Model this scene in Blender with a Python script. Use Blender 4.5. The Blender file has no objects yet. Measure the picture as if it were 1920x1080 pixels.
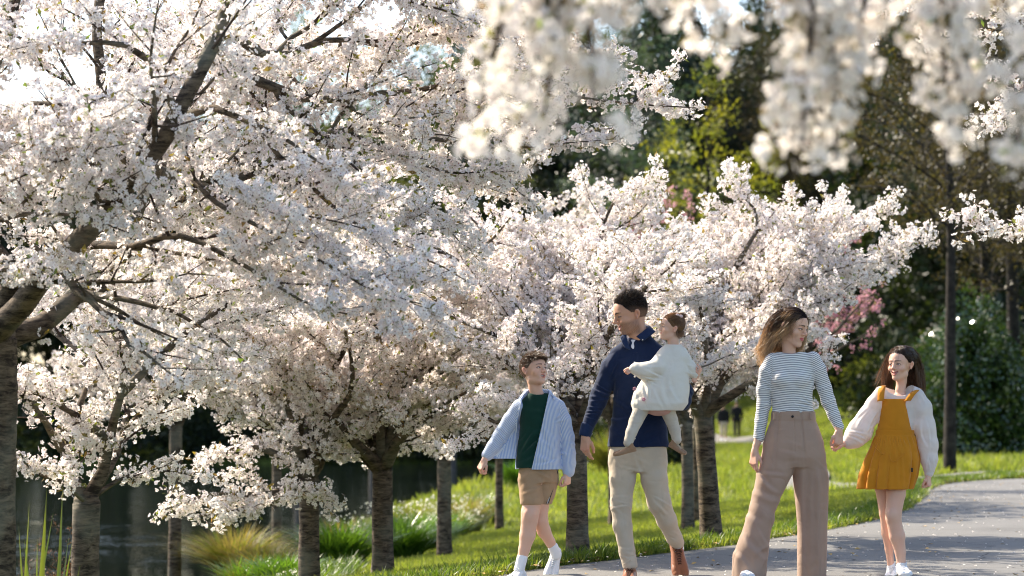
import bpy, math, random
import numpy as np
from mathutils import Vector, Matrix, Euler

SC = bpy.context.scene
COL = SC.collection
rng = np.random.default_rng(7)
random.seed(7)
R = math.radians

# ---------------------------------------------------------------- camera
FPX = 4533.0                                   # focal length in pixels of a 1920 wide frame (85 mm)
PITCH = math.atan((782 - 540) / FPX)
CAM_Z = 1.0
cd = bpy.data.cameras.new('camera'); cam = bpy.data.objects.new('camera', cd); COL.objects.link(cam)
cam.location = (0, 0, CAM_Z); cam.rotation_euler = (math.pi / 2 + PITCH, 0, 0)
cd.sensor_width = 36; cd.lens = 85; cd.clip_end = 2000; cd.clip_start = 0.1
cd.dof.use_dof = True; cd.dof.focus_distance = 15.1; cd.dof.aperture_fstop = 2.8; cd.dof.aperture_blades = 9
SC.camera = cam

def at(px, py, D):
    """world point seen at photo pixel (px, py) on the plane Y = D"""
    a = (px - 960) / FPX; b = (540 - py) / FPX
    c, s = math.cos(PITCH), math.sin(PITCH)
    y = c - b * s; z = s + b * c
    return Vector((a / y * D, D, CAM_Z + z / y * D))

# ---------------------------------------------------------------- world, sun, exposure
SUN_DIR = Vector((-0.66, 0.50, 0.72)).normalized()      # towards the sun: behind and left
elev = math.asin(SUN_DIR.z); azim = math.atan2(SUN_DIR.x, SUN_DIR.y)
w = bpy.data.worlds.new('World'); SC.world = w; w.use_nodes = True
nt = w.node_tree; bg = nt.nodes['Background']
sky = nt.nodes.new('ShaderNodeTexSky'); sky.sky_type = 'NISHITA'; sky.sun_disc = False
sky.sun_elevation = elev; sky.sun_rotation = azim
sky.air_density = 1.0; sky.dust_density = 2.0; sky.ozone_density = 1.0
nt.links.new(sky.outputs[0], bg.inputs[0]); bg.inputs[1].default_value = 0.15
ld = bpy.data.lights.new('sun', 'SUN'); lo = bpy.data.objects.new('sun', ld); COL.objects.link(lo)
lo.rotation_euler = (-SUN_DIR).to_track_quat('-Z', 'Y').to_euler(); lo.location = (-20, 20, 30)
ld.energy = 4.8; ld.angle = R(0.5); ld.color = (1.0, 0.89, 0.73)
SC.view_settings.view_transform = 'Standard'; SC.view_settings.look = 'None'
SC.view_settings.exposure = 1.14; SC.view_settings.gamma = 1.0; SC.view_settings.use_curve_mapping = False
SC.render.engine = 'CYCLES'
cy = SC.cycles
cy.max_bounces = 8; cy.diffuse_bounces = 4; cy.glossy_bounces = 2; cy.transmission_bounces = 5; cy.transparent_max_bounces = 8
cy.use_denoising = True; cy.denoiser = 'OPENIMAGEDENOISE'
cy.sample_clamp_indirect = 6.0; cy.filter_width = 1.1
cy.caustics_reflective = False; cy.caustics_refractive = False

# ---------------------------------------------------------------- helpers
def tag(o, label=None, cat=None, group=None, kind=None):
    if label: o['label'] = label
    if cat: o['category'] = cat
    if group: o['group'] = group
    if kind: o['kind'] = kind
    return o

def empty(name, loc=(0, 0, 0)):
    o = bpy.data.objects.new(name, None); o.location = loc; o.empty_display_size = 0.2; COL.objects.link(o); return o

def mesh_np(name, V, F, mat=None, parent=None, smooth=True, attrs=None, link=True, mat_idx=None):
    """V (n,3) world (or parent-local) floats, F (m,3|4) ints or list of such arrays"""
    V = np.asarray(V, np.float32).reshape(-1, 3)
    Fs = F if isinstance(F, list) else [F]
    Fs = [np.asarray(f, np.int32) for f in Fs if len(f)]
    me = bpy.data.meshes.new(name)
    nl = sum(f.size for f in Fs); nf = sum(len(f) for f in Fs)
    me.vertices.add(len(V)); me.vertices.foreach_set('co', V.ravel())
    if nf:
        me.loops.add(nl); me.polygons.add(nf)
        me.loops.foreach_set('vertex_index', np.concatenate([f.ravel() for f in Fs]))
        tot = np.concatenate([np.full(len(f), f.shape[1], np.int32) for f in Fs])
        me.polygons.foreach_set('loop_start', np.concatenate([[0], np.cumsum(tot)[:-1]]).astype(np.int32))
        me.polygons.foreach_set('loop_total', tot)
    if smooth and nf: me.polygons.foreach_set('use_smooth', np.ones(nf, bool))
    mats = mat if isinstance(mat, (list, tuple)) else [mat]
    for m in mats:
        if m: me.materials.append(m)
    if mat_idx is not None: me.polygons.foreach_set('material_index', np.asarray(mat_idx, np.int32))
    if attrs:
        for k, a in attrs.items():
            a = np.asarray(a, np.float32)
            if a.ndim == 1:
                at_ = me.attributes.new(k, 'FLOAT', 'POINT'); at_.data.foreach_set('value', a)
            else:
                at_ = me.attributes.new(k, 'FLOAT_VECTOR', 'POINT'); at_.data.foreach_set('vector', a.ravel())
    me.update(calc_edges=True)
    o = bpy.data.objects.new(name, me)
    if link: COL.objects.link(o)
    if parent is not None:
        o.parent = parent
        o.matrix_parent_inverse = Matrix.Translation(parent.location).inverted() if parent.parent is None else Matrix.Identity(4)
    return o

class Nodes:
    def __init__(s, name):
        s.m = bpy.data.materials.new(name); s.m.use_nodes = True; s.t = s.m.node_tree; s.t.nodes.clear()
        s.out = s.n('ShaderNodeOutputMaterial')
    def n(s, typ, ins=None, **kw):
        nd = s.t.nodes.new(typ)
        for k, v in kw.items(): setattr(nd, k, v)
        for k, v in (ins or {}).items():
            sock = nd.inputs[k]
            if isinstance(v, bpy.types.NodeSocket): s.t.links.new(v, sock)
            elif isinstance(v, (tuple, list)) and len(v) == 3 and sock.type == 'RGBA': sock.default_value = (*v, 1)
            else: sock.default_value = v
        return nd
    def ramp(s, fac, stops, interp='LINEAR'):
        r = s.n('ShaderNodeValToRGB', {0: fac}); cr = r.color_ramp; cr.interpolation = interp
        while len(cr.elements) < len(stops): cr.elements.new(0.5)
        for e, (p, c) in zip(cr.elements, stops): e.position = p; e.color = (*c, 1) if len(c) == 3 else c
        return r.outputs[0]
    def noise(s, scale=5, detail=4, vec=None, rough=0.5, dist=0):
        i = {'Scale': scale, 'Detail': detail, 'Roughness': rough, 'Distortion': dist}
        if vec is not None: i['Vector'] = vec
        return s.n('ShaderNodeTexNoise', i).outputs[0]
    def coords(s, scale=(1, 1, 1), kind='Object'):
        tc = s.n('ShaderNodeTexCoord')
        return s.n('ShaderNodeMapping', {'Vector': tc.outputs[kind], 'Scale': scale}).outputs[0]
    def mix(s, a, b, fac):
        m = s.n('ShaderNodeMix', data_type='RGBA'); 
        for k, v in ((6, a), (7, b), (0, fac)):
            if isinstance(v, bpy.types.NodeSocket): s.t.links.new(v, m.inputs[k])
            elif k == 0: m.inputs[0].default_value = v
            else: m.inputs[k].default_value = (*v, 1)
        return m.outputs[2]
    def math(s, op, a, b=0.0):
        return s.n('ShaderNodeMath', {0: a, 1: b}, operation=op).outputs[0]
    def bump(s, h, strength=0.3, dist=0.01, normal=None):
        i = {'Height': h, 'Strength': strength, 'Distance': dist}
        if normal is not None: i['Normal'] = normal
        return s.n('ShaderNodeBump', i).outputs[0]
    def done(s, shader):
        s.t.links.new(shader, s.out.inputs[0]); return s.m
    def pbsdf(s, col, rough=0.7, normal=None, spec=0.3, sss=0, **kw):
        i = {'Base Color': col, 'Roughness': rough, 'Specular IOR Level': spec}
        if normal is not None: i['Normal'] = normal
        i.update(kw)
        return s.n('ShaderNodeBsdfPrincipled', i).outputs[0]
    def leaf(s, col, tcol, tr=0.45, rough=0.5, spec=0.3, normal=None):
        a = s.pbsdf(col, rough, normal, spec)
        b = s.n('ShaderNodeBsdfTranslucent', {'Color': tcol}).outputs[0]
        return s.n('ShaderNodeMixShader', {0: tr, 1: a, 2: b}).outputs[0]

def rand_inst(N):
    return N.n('ShaderNodeObjectInfo').outputs['Random']

# ---- materials for plants
def petal_mat(name, base, tint):
    N = Nodes(name); r = rand_inst(N)
    c = N.mix(base, tint, r)
    return N.done(N.leaf(c, c, 0.46, 0.7, 0.08))
def plain_leaf(name, c1, c2, tr=0.4, rough=0.45, spec=0.4, t1=None):
    N = Nodes(name); r = rand_inst(N)
    c = N.mix(c1, c2, r)
    tc = N.n('ShaderNodeMixRGB', {0: 1.0, 1: c, 2: t1 or (1.0, 1.0, 0.55)}, blend_type='MULTIPLY').outputs[0]
    tc = N.n('ShaderNodeMixRGB', {0: 1.0, 1: tc, 2: (1.6, 1.6, 1.2)}, blend_type='MULTIPLY').outputs[0]
    return N.done(N.leaf(c, tc, tr, rough, spec))
def bark_mat(name, c1, c2, band=30.0, lichen=(0.22, 0.22, 0.17), lich=0.35, bstr=0.6):
    N = Nodes(name)
    v = N.coords((1, 1, band / 7.0)); n1 = N.noise(9, 8, v, 0.72, 0.5)
    v2 = N.coords((1.0, 1.0, 0.35)); n2 = N.noise(22, 5, v2, 0.6)
    n3 = N.noise(3.5, 3, N.coords())
    c = N.ramp(n1, [(0.40, c1), (0.62, c2)])
    lf = N.math('MULTIPLY', N.ramp(n3, [(0.48, (0, 0, 0)), (0.62, (1, 1, 1))]), lich)
    c = N.mix(c, lichen, lf)
    h = N.math('ADD', n1, N.math('MULTIPLY', n2, 0.7))
    return N.done(N.pbsdf(c, 0.85, N.bump(h, bstr, 0.012), 0.15))

M_PETAL = petal_mat('petal_white_pink', (0.93, 0.895, 0.855), (0.93, 0.85, 0.825))
M_PETAL_W = petal_mat('petal_cream_white', (0.93, 0.90, 0.84), (0.93, 0.86, 0.80))
M_PETAL_P = petal_mat('petal_deep_pink', (0.72, 0.42, 0.46), (0.62, 0.30, 0.36))
N = Nodes('flower_centre'); M_CENTRE = N.done(N.pbsdf((0.30, 0.07, 0.08), 0.7))
M_BRACT = plain_leaf('bronze_bract', (0.22, 0.13, 0.05), (0.14, 0.20, 0.05), 0.4)
M_BARK = bark_mat('cherry_bark', (0.024, 0.018, 0.014), (0.17, 0.13, 0.092), 26)
M_TWIG = bark_mat('twig_bark', (0.035, 0.024, 0.02), (0.08, 0.055, 0.045), 30, lich=0.1)

# ---------------------------------------------------------------- instancing (stuff)
def scatter(name, pts, rots, scl, var, sources, parent=None):
    """one mesh of points carrying instances of the given (unlinked) source objects"""
    o = mesh_np(name, pts, [], parent=parent,
                attrs={'rot': np.asarray(rots, np.float32), 'scl': np.asarray(scl, np.float32), 'var': np.asarray(var, np.float32)})
    g = bpy.data.node_groups.new(name + '_scatter', 'GeometryNodeTree')
    g.interface.new_socket('Geometry', in_out='INPUT', socket_type='NodeSocketGeometry')
    g.interface.new_socket('Geometry', in_out='OUTPUT', socket_type='NodeSocketGeometry')
    gi = g.nodes.new('NodeGroupInput'); go = g.nodes.new('NodeGroupOutput'); jn = g.nodes.new('GeometryNodeJoinGeometry')
    def na(nm, typ):
        n = g.nodes.new('GeometryNodeInputNamedAttribute'); n.data_type = typ; n.inputs[0].default_value = nm
        return n.outputs[0]
    rot = g.nodes.new('FunctionNodeEulerToRotation'); g.links.new(na('rot', 'FLOAT_VECTOR'), rot.inputs[0])
    sc_ = na('scl', 'FLOAT'); vr = na('var', 'FLOAT')
    for k, so in enumerate(sources):
        cmp_ = g.nodes.new('FunctionNodeCompare'); cmp_.data_type = 'FLOAT'; cmp_.operation = 'EQUAL'
        g.links.new(vr, cmp_.inputs[0]); cmp_.inputs[1].default_value = float(k); cmp_.inputs['Epsilon'].default_value = 0.3
        oi = g.nodes.new('GeometryNodeObjectInfo'); oi.inputs[0].default_value = so
        ip = g.nodes.new('GeometryNodeInstanceOnPoints')
        g.links.new(gi.outputs[0], ip.inputs['Points']); g.links.new(cmp_.outputs[0], ip.inputs['Selection'])
        g.links.new(oi.outputs['Geometry'], ip.inputs['Instance'])
        g.links.new(rot.outputs[0], ip.inputs['Rotation']); g.links.new(sc_, ip.inputs['Scale'])
        g.links.new(ip.outputs[0], jn.inputs[0])
    g.links.new(jn.outputs[0], go.inputs[0])
    md = o.modifiers.new('scatter', 'NODES'); md.node_group = g
    o['kind'] = 'stuff'
    return o

def rand_rots(n, up=False):
    r = rng.uniform(0, 2 * math.pi, (n, 3))
    if up: r[:, :2] = rng.normal(0, 0.18, (n, 2))
    return r

def frame_from_dir(d):
    d = d / np.linalg.norm(d); a = np.array([0, 0, 1.0]) if abs(d[2]) < 0.9 else np.array([1.0, 0, 0])
    u = np.cross(a, d); u /= np.linalg.norm(u); v = np.cross(d, u)
    return u, v, d

def blossom_cluster(name, nf=9, rad=0.045, fr=0.018, mats=None, seed=0, leaves=2, petal_seg=1):
    r = np.random.default_rng(seed); V = []; F = []; MI = []; T = []; TI = []
    for i in range(nf):
        d = r.normal(size=3); d /= np.linalg.norm(d)
        c = d * rad * r.uniform(0.55, 1.15)
        nrm = d + r.normal(size=3) * 0.45
        u, v, n = frame_from_dir(nrm); a0 = r.uniform(0, 6.28); f = fr * r.uniform(0.85, 1.15); cup = r.uniform(0.1, 0.5)
        for k in range(5):
            a = a0 + k * 2 * math.pi / 5 + r.normal() * 0.06
            e = math.cos(a) * u + math.sin(a) * v; t = -math.sin(a) * u + math.cos(a) * v
            b = len(V)
            V += [c, c + f * (0.60 * e + 0.40 * t + cup * 0.35 * n), c + f * (1.0 * e + 0.10 * t + cup * 0.8 * n),
                  c + f * (0.60 * e - 0.40 * t + cup * 0.35 * n)]
            F.append((b, b + 1, b + 2, b + 3)); MI.append(0)
        b = len(V); q = c + 0.12 * f * n
        V += [q + 0.22 * f * u, q + f * 0.22 * (-0.5 * u + 0.87 * v), q + f * 0.22 * (-0.5 * u - 0.87 * v), q + f * 0.3 * n]
        F.append((b, b + 1, b + 3, b + 2)); MI.append(1)
        if r.random() < 0.5:      # stalk from the centre of the cluster
            b = len(V); V += [c * 0.1, c * 0.1 + 0.002 * u, c + 0.002 * u, c]; F.append((b, b + 1, b + 2, b + 3)); MI.append(2)
    for i in range(leaves):
        d = r.normal(size=3); d /= np.linalg.norm(d); u, v, n = frame_from_dir(d); L = r.uniform(0.6, 1.2) * rad
        b = len(V); c = d * 0.3 * rad
        V += [c, c + L * 0.5 * d + 0.22 * L * u, c + L * d + 0.1 * L * v, c + L * 0.5 * d - 0.22 * L * u]; F.append((b, b + 1, b + 2, b + 3)); MI.append(2)
    return mesh_np(name, V, np.array(F), mats, link=False, smooth=False, mat_idx=MI)

def leaf_clump(name, n=24, rad=0.4, L=0.12, W=0.5, mat=None, seed=0, flat=0.5, droop=0.0):
    r = np.random.default_rng(seed); V = []; F = []
    for i in range(n):
        d = r.normal(size=3); d /= np.linalg.norm(d); c = d * rad * r.uniform(0.1, 1.0) ** 0.6; c[2] *= flat + 0.3
        e = r.normal(size=3); e[2] = e[2] * 0.6 - droop; e /= np.linalg.norm(e); u, v, _ = frame_from_dir(e); l = L * r.uniform(0.6, 1.3); q = len(V)
        V += [c, c + e * l * 0.45 + u * l * W * 0.5 + v * l * 0.08, c + e * l, c + e * l * 0.45 - u * l * W * 0.5 + v * l * 0.08]
        F.append((q, q + 1, q + 2, q + 3))
    return mesh_np(name, V, np.array(F), mat, link=False, smooth=False)

BL_NEAR = [blossom_cluster('blossom_cluster', 13, 0.046, 0.0158, [M_PETAL, M_CENTRE, M_BRACT], s, 1 + s % 2) for s in range(5)]
BL_FRONT = [blossom_cluster('blossom_cluster', 14, 0.055, 0.020, [M_PETAL_W, M_CENTRE, M_BRACT], 20 + s, 2) for s in range(4)]
BL_PINK = [blossom_cluster('blossom_cluster', 7, 0.05, 0.020, [M_PETAL_P, M_CENTRE, M_BRACT], 40 + s, 3) for s in range(3)]

# ---------------------------------------------------------------- tubes and tree growth
def tube(paths, sides=6):
    """paths: list of (points (n,3), radii (n,)) -> V, F arrays"""
    Vs = []; Fs = []; off = 0
    for P, Rr, S in paths:
        P = np.asarray(P, float); n = len(P)
        if n < 2: continue
        T = np.gradient(P, axis=0); T /= np.linalg.norm(T, axis=1)[:, None] + 1e-9
        a = np.array([0.0, 0, 1]) if abs(T[0][2]) < 0.8 else np.array([1.0, 0, 0])
        U = np.cross(a[None], T); U /= np.linalg.norm(U, axis=1)[:, None] + 1e-9; W = np.cross(T, U)
        th = np.arange(S) * 2 * math.pi / S
        ring = (P[:, None] + Rr[:, None, None] * (np.cos(th)[None, :, None] * U[:, None] + np.sin(th)[None, :, None] * W[:, None]))
        Vs.append(ring.reshape(-1, 3))
        i = np.arange(n - 1)[:, None] * S; j = np.arange(S)[None]; k = (j + 1) % S
        Fs.append(np.stack([i + j, i + k, i + S + k, i + S + j], -1).reshape(-1, 4) + off)
        off += n * S
    if not Vs: return np.zeros((0, 3)), np.zeros((0, 4), int)
    return np.concatenate(Vs), np.concatenate(Fs)

def smooth_path(ctrl, step=0.12, jit=0.02):
    c = [np.array(p, float) for p in ctrl]
    c = [2 * c[0] - c[1]] + c + [2 * c[-1] - c[-2]]
    out = []
    for i in range(1, len(c) - 2):
        L = np.linalg.norm(c[i + 1] - c[i]); n = max(2, int(L / step))
        for t in np.arange(n) / n:
            out.append(0.5 * ((2 * c[i]) + (-c[i - 1] + c[i + 1]) * t + (2 * c[i - 1] - 5 * c[i] + 4 * c[i + 1] - c[i + 2]) * t * t + (-c[i - 1] + 3 * c[i] - 3 * c[i + 1] + c[i + 2]) * t ** 3))
    out.append(c[-2]); out = np.array(out)
    w_ = np.cumsum(rng.normal(0, jit, out.shape), axis=0); w_ -= np.linspace(0, 1, len(out))[:, None] * w_[-1]
    return out + w_

class Grower:
    def __init__(s, sp1=0.28, sp2=0.2, l1=0.5, l2=0.35, flat=0.35, cl_gap=0.07, cl_off=0.035, tipr=0.003, maxr=0.02, up=0.12, depth=3, step=0.12, minlen=0.15, droop=0.0):
        s.__dict__.update(locals()); s.lat = 1.0; s.big = []; s.twigs = []; s.cl = []
    def branch(s, path, r0, r1, level, dens=1.0):
        n = len(path); seg = np.linalg.norm(np.diff(path, axis=0), axis=1); cum = np.concatenate([[0], np.cumsum(seg)]); L = cum[-1]
        rad = r0 + (r1 - r0) * (cum / max(L, 1e-6)) ** 0.85
        (s.big if r0 > 0.012 else s.twigs).append((path, rad, 8 if r0 > 0.05 else 6 if r0 > 0.02 else 4 if r0 > 0.008 else 3))
        # clusters along thin wood
        d = 0.02 + rng.uniform(0, s.cl_gap)
        while d < L + s.cl_gap * 0.5:
            rr = np.interp(d, cum, rad)
            if rr < s.maxr or rng.random() < 0.25:
                p = np.array([np.interp(d, cum, path[:, k]) for k in range(3)])
                o = rng.normal(size=3); o /= np.linalg.norm(o)
                if rng.random() < dens: s.cl.append(p + o * (rr + s.cl_off * rng.uniform(0.3, 1.3)))
            d += s.cl_gap * rng.uniform(0.5, 1.5) * (1 if rr < s.maxr else 3)
        if level >= s.depth: return
        sp = s.sp1 if level == 1 else s.sp2
        lf = (s.l1 if level == 1 else s.l2) * s.lat
        d = L * (0.16 if level == 1 else 0.1) + rng.uniform(0, sp); side = rng.choice([-1, 1])
        while d < L * 0.97:
            i = min(int(np.searchsorted(cum, d)), n - 1); i = max(i, 1)
            t = path[i] - path[i - 1]; t /= np.linalg.norm(t) + 1e-9
            p = path[i - 1] + (path[i] - path[i - 1]) * ((d - cum[i - 1]) / max(seg[i - 1], 1e-6))
            h = np.cross(t, [0, 0, 1.0]); h /= np.linalg.norm(h) + 1e-9; v = np.cross(h, t)
            ang = rng.uniform(0.6, 1.15); roll = rng.normal(0, s.flat * 1.7)
            sd = math.cos(roll) * h * side + math.sin(roll) * v
            dirn = t * math.cos(ang) + sd * math.sin(ang) + np.array([0, 0, s.up])
            dirn /= np.linalg.norm(dirn)
            ln = lf * (L - d) * rng.uniform(0.55, 1.1) + s.minlen * rng.uniform(0.7, 1.6)
            m = max(3, int(ln / s.step) + 1)
            ts = np.linspace(0, 1, m)[:, None]
            bend = t * 0.35 + np.array([0, 0, s.up - s.droop])
            q = p + dirn * ln * ts + bend * ln * 0.35 * ts ** 2 + np.cumsum(rng.normal(0, 0.012, (m, 3)), axis=0) * (ts > 0) * (ln ** 0.5)
            rr = float(np.interp(d, cum, rad))
            br = min(rr * 0.7, s.tipr + 0.011 * ln * (1 + 0.4 * ln))
            s.branch(q, max(br, s.tipr), s.tipr * 0.8, level + 1, dens)
            d += sp * rng.uniform(0.6, 1.5); side = -side

def make_tree(name, label, cat, base, trunk, limbs, G, sources, group=None, bark=None, twigmat=None, scl=(0.8, 1.25), foliage='blossom', trunk_sides=16, cut=None):
    """trunk: list of (point, radius); limbs: list of dict(ctrl points, r)"""
    t = empty(name, base); tag(t, label, cat, group)
    P = np.array([p for p, _ in trunk], float); rr = np.array([r for _, r in trunk])
    tt = np.linspace(0, 1, len(P)); n = max(8, int((P[-1] - P[0])[2] / 0.06)); n = min(n, 60)
    ti = np.linspace(0, 1, n); Pp = np.stack([np.interp(ti, tt, P[:, k]) for k in range(3)], -1); Rr = np.interp(ti, tt, rr)
    Pp[1:-1, :2] += rng.normal(0, 0.0015, (n - 2, 2)); Rr = Rr * (1 + rng.normal(0, 0.012, n))
    hb = (Pp[:, 2] - Pp[0, 2]); Rr = Rr * (1 + 0.5 * np.exp(-hb / 0.12))
    V, F = tube([(Pp, Rr, trunk_sides)])
    ang = np.arctan2(V[:, 1] - np.repeat(Pp[:, 1], trunk_sides), V[:, 0] - np.repeat(Pp[:, 0], trunk_sides))
    fl = 1 + (0.20 * np.sin(3 * ang + 1) + 0.06 * np.sin(5 * ang)) * np.exp(-np.repeat(hb, trunk_sides) / 0.35) + 0.025 * np.sin(2 * ang + np.repeat(hb, trunk_sides) * 3)
    c = np.repeat(Pp, trunk_sides, 0); V = c + (V - c) * fl[:, None]
    mesh_np('trunk', V, F, bark or M_BARK, t)
    for lm in limbs:
        path = smooth_path(lm['p'], G.step, lm.get('jit', 0.008))
        if cut is not None: pass
        G.lat = lm.get('lat', 1.0)
        G.branch(path, lm['r'], lm.get('r1', 0.006), 1, lm.get('dens', 1.0))
    if G.big:
        V, F = tube(G.big); mesh_np('limbs', V, F, bark or M_BARK, t)
    if G.twigs:
        V, F = tube(G.twigs); o = mesh_np('twigs', V, F, twigmat or M_TWIG, t); o['kind'] = 'stuff'
    if G.cl:
        C = np.array(G.cl); k = len(C)
        scatter(foliage, C, rand_rots(k), rng.uniform(scl[0], scl[1], k), rng.integers(0, len(sources), k), sources, t)
    return t
# ================================================================ GROUND
XE = np.array([(-4, 4), (-2.6, 9), (-1.2, 13), (-.33, 15.2), (.37, 16.9), (1.93, 19.9), (3.78, 24.8), (5.0, 30), (5.8, 34), (6.7, 37.5), (8.5, 40.5), (12, 42.5), (20, 43), (40, 42)], float)
SHORE = np.array([(-3.0, 5), (-4.2, 22), (-5.4, 35), (-3.6, 50), (-.2, 62), (2.6, 70), (4.2, 90), (3.5, 118), (-4, 128), (-40, 132)], float)
WATER_Z = -1.5
def sstep(a, b, x):
    t = np.clip((x - a) / (b - a), 0, 1); return t * t * (3 - 2 * t)
def edge_x(y): return np.interp(y, XE[:11, 1], XE[:11, 0])
def seg_dist(x, y, poly):
    d = np.full(np.shape(x), 1e9)
    for (ax, ay), (bx, by) in zip(poly[:-1], poly[1:]):
        vx, vy = bx - ax, by - ay; t = np.clip(((x - ax) * vx + (y - ay) * vy) / (vx * vx + vy * vy), 0, 1)
        d = np.minimum(d, np.hypot(x - ax - t * vx, y - ay - t * vy))
    return d
def lowf(x, y, s=1.0):
    return np.sin(x * 1.3 * s + 1) * np.cos(y * .9 * s + x * .4 * s) * .5 + np.sin(x * .53 * s - y * .71 * s + 2) * .5
def H(x, y):
    x = np.asarray(x, float); y = np.asarray(y, float)
    s = np.maximum(edge_x(np.clip(y, 4, 40.5)) - x, 0)
    left = -0.02 - 0.12 * np.maximum(s - 0.25, 0); left = np.where(s <= 0, 0, left)
    z = np.maximum(left, -1.25)
    z = z + np.where(s > 0, sstep(.3, 1.5, s) * 0.03 * lowf(x, y), 0)
    far = sstep(42, 60, y)
    z = z * (1 - sstep(40, 58, y)) + (-0.30 * sstep(11, 2, x)) * sstep(40, 58, y)
    z = z - 0.35 * sstep(50, 105, y) * sstep(14, 9, x)
    z = z + 0.013 * np.clip(y - 43, 0, 100) * sstep(8, 14, x)
    z = z + 0.11 * np.clip(y - 112, 0, 34) * sstep(-2, 8, x)
    z = z + 0.05 * np.clip(y - 130, 0, 12) * sstep(8, -2, x)
    # pond bed
    shx = np.interp(np.clip(y, 5, 118), SHORE[:8, 1], SHORE[:8, 0])
    ins = np.minimum(shx - x, (130 - y) * 0.7)
    bank = sstep(-2.2, 0.9, ins)
    z = z * (1 - bank) + (-1.9) * bank
    return z

def sheet(name, xs, ys, zf, mat, **kw):
    X, Y = np.meshgrid(xs, ys); Z = zf(X, Y); V = np.stack([X, Y, Z], -1).reshape(-1, 3)
    nx, ny = len(xs), len(ys); i = np.arange(ny - 1)[:, None] * nx + np.arange(nx - 1)[None]
    F = np.stack([i, i + 1, i + nx + 1, i + nx], -1).reshape(-1, 4)
    return mesh_np(name, V, F, mat, **kw)

# soil under the grass: green-brown turf
N = Nodes('turf'); v = N.coords()
n1 = N.noise(1.1, 5, v, .6); n2 = N.noise(60, 3, v); n3 = N.noise(6, 4, v)
c = N.ramp(n1, [(.3, (.11, .14, .03)), (.55, (.16, .19, .035)), (.75, (.20, .20, .05))])
c = N.mix(c, (.09, .075, .04), N.math('MULTIPLY', N.ramp(n3, [(.55, (0, 0, 0)), (.75, (1, 1, 1))]), .5))
c = N.mix(c, (.04, .07, .012), N.math('MULTIPLY', n2, .5))
M_TURF = N.done(N.pbsdf(c, .9, N.bump(N.math('ADD', n2, n3), .8, .04), .1))
xs = np.concatenate([np.linspace(-320, -62, 22), np.linspace(-60, -12, 40), np.arange(-11.6, 14, .22), np.linspace(14.5, 60, 60), np.linspace(65, 320, 22)])
ys = np.concatenate([np.linspace(-40, 6, 14), np.arange(6.5, 60, .3), np.linspace(61, 160, 90), np.linspace(165, 900, 30)])
g = sheet('ground', xs, ys, lambda X, Y: H(X, Y) - np.where((edge_x(np.clip(Y, 4, 40.5)) < X) & (Y < 43), .03, 0), M_TURF); tag(g, kind='structure')

# pond
N = Nodes('pond_water'); v = N.coords((.6, .9, 1)); n = N.noise(4.5, 3, v, .6); n2 = N.noise(.35, 2, N.coords())
h = N.math('MULTIPLY', n, N.ramp(n2, [(.35, (.15, .15, .15)), (.65, (1, 1, 1))]))
M_WATER = N.done(N.pbsdf((.008, .012, .009), .05, N.bump(h, .45, .05), .5))
Vw = [(-150, 0, WATER_Z), (12, 0, WATER_Z), (12, 138, WATER_Z), (-150, 138, WATER_Z)]
tag(mesh_np('pond_water', Vw, np.array([[0, 1, 2, 3]]), M_WATER, smooth=False), kind='structure')

# asphalt path
N = Nodes('asphalt'); v = N.coords()
fine = N.noise(130, 3, v, .7); mid = N.noise(9, 5, v, .6); big = N.noise(.8, 3, v)
vor = N.n('ShaderNodeTexVoronoi', {'Vector': v, 'Scale': 110.0}).outputs[0]
c = N.ramp(fine, [(.3, (.105, .102, .097)), (.7, (.24, .235, .225))])
c = N.mix(c, (.20, .195, .185), N.math('MULTIPLY', N.ramp(mid, [(.4, (0, 0, 0)), (.7, (1, 1, 1))]), .55))
c = N.mix(c, (.09, .09, .088), N.math('MULTIPLY', N.ramp(big, [(.5, (0, 0, 0)), (.7, (1, 1, 1))]), .45))
cr = N.n('ShaderNodeTexVoronoi', {'Vector': N.n('ShaderNodeVectorMath', {0: v, 1: N.n('ShaderNodeTexNoise', {'Vector': v, 'Scale': 2.0}).outputs[1]}, operation='ADD').outputs[0], 'Scale': .22}, feature='DISTANCE_TO_EDGE').outputs[0]
c = N.mix(c, (.045, .043, .04), N.ramp(cr, [(.0, (1, 1, 1)), (.003, (0, 0, 0))]))
M_ASPH = N.done(N.pbsdf(c, .88, N.bump(N.math('ADD', vor, fine), .5, .004), .25))
def polyfill(name, pts, zf, mat, res=None):
    import mathutils
    from mathutils.geometry import tessellate_polygon
    tr = tessellate_polygon([[Vector((p[0], p[1], 0)) for p in pts]])
    V = [(p[0], p[1], float(zf(p[0], p[1]))) for p in pts]
    return mesh_np(name, V, np.array(tr), mat, smooth=False)
ed = smooth_path([(x, y, 0) for x, y in XE], .25, 0)[:, :2]
ed[:, 0] += np.interp(np.arange(len(ed)), np.arange(0, len(ed), 2), rng.normal(0, .016, len(range(0, len(ed), 2))))
path_pts = [tuple(p) for p in ed] + [(40, 30), (14, 27), (9.2, 22), (7.4, 17), (6.6, 12), (6.2, 6), (6, -4), (-7, -4)]
N_ED = len(ed)
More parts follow.
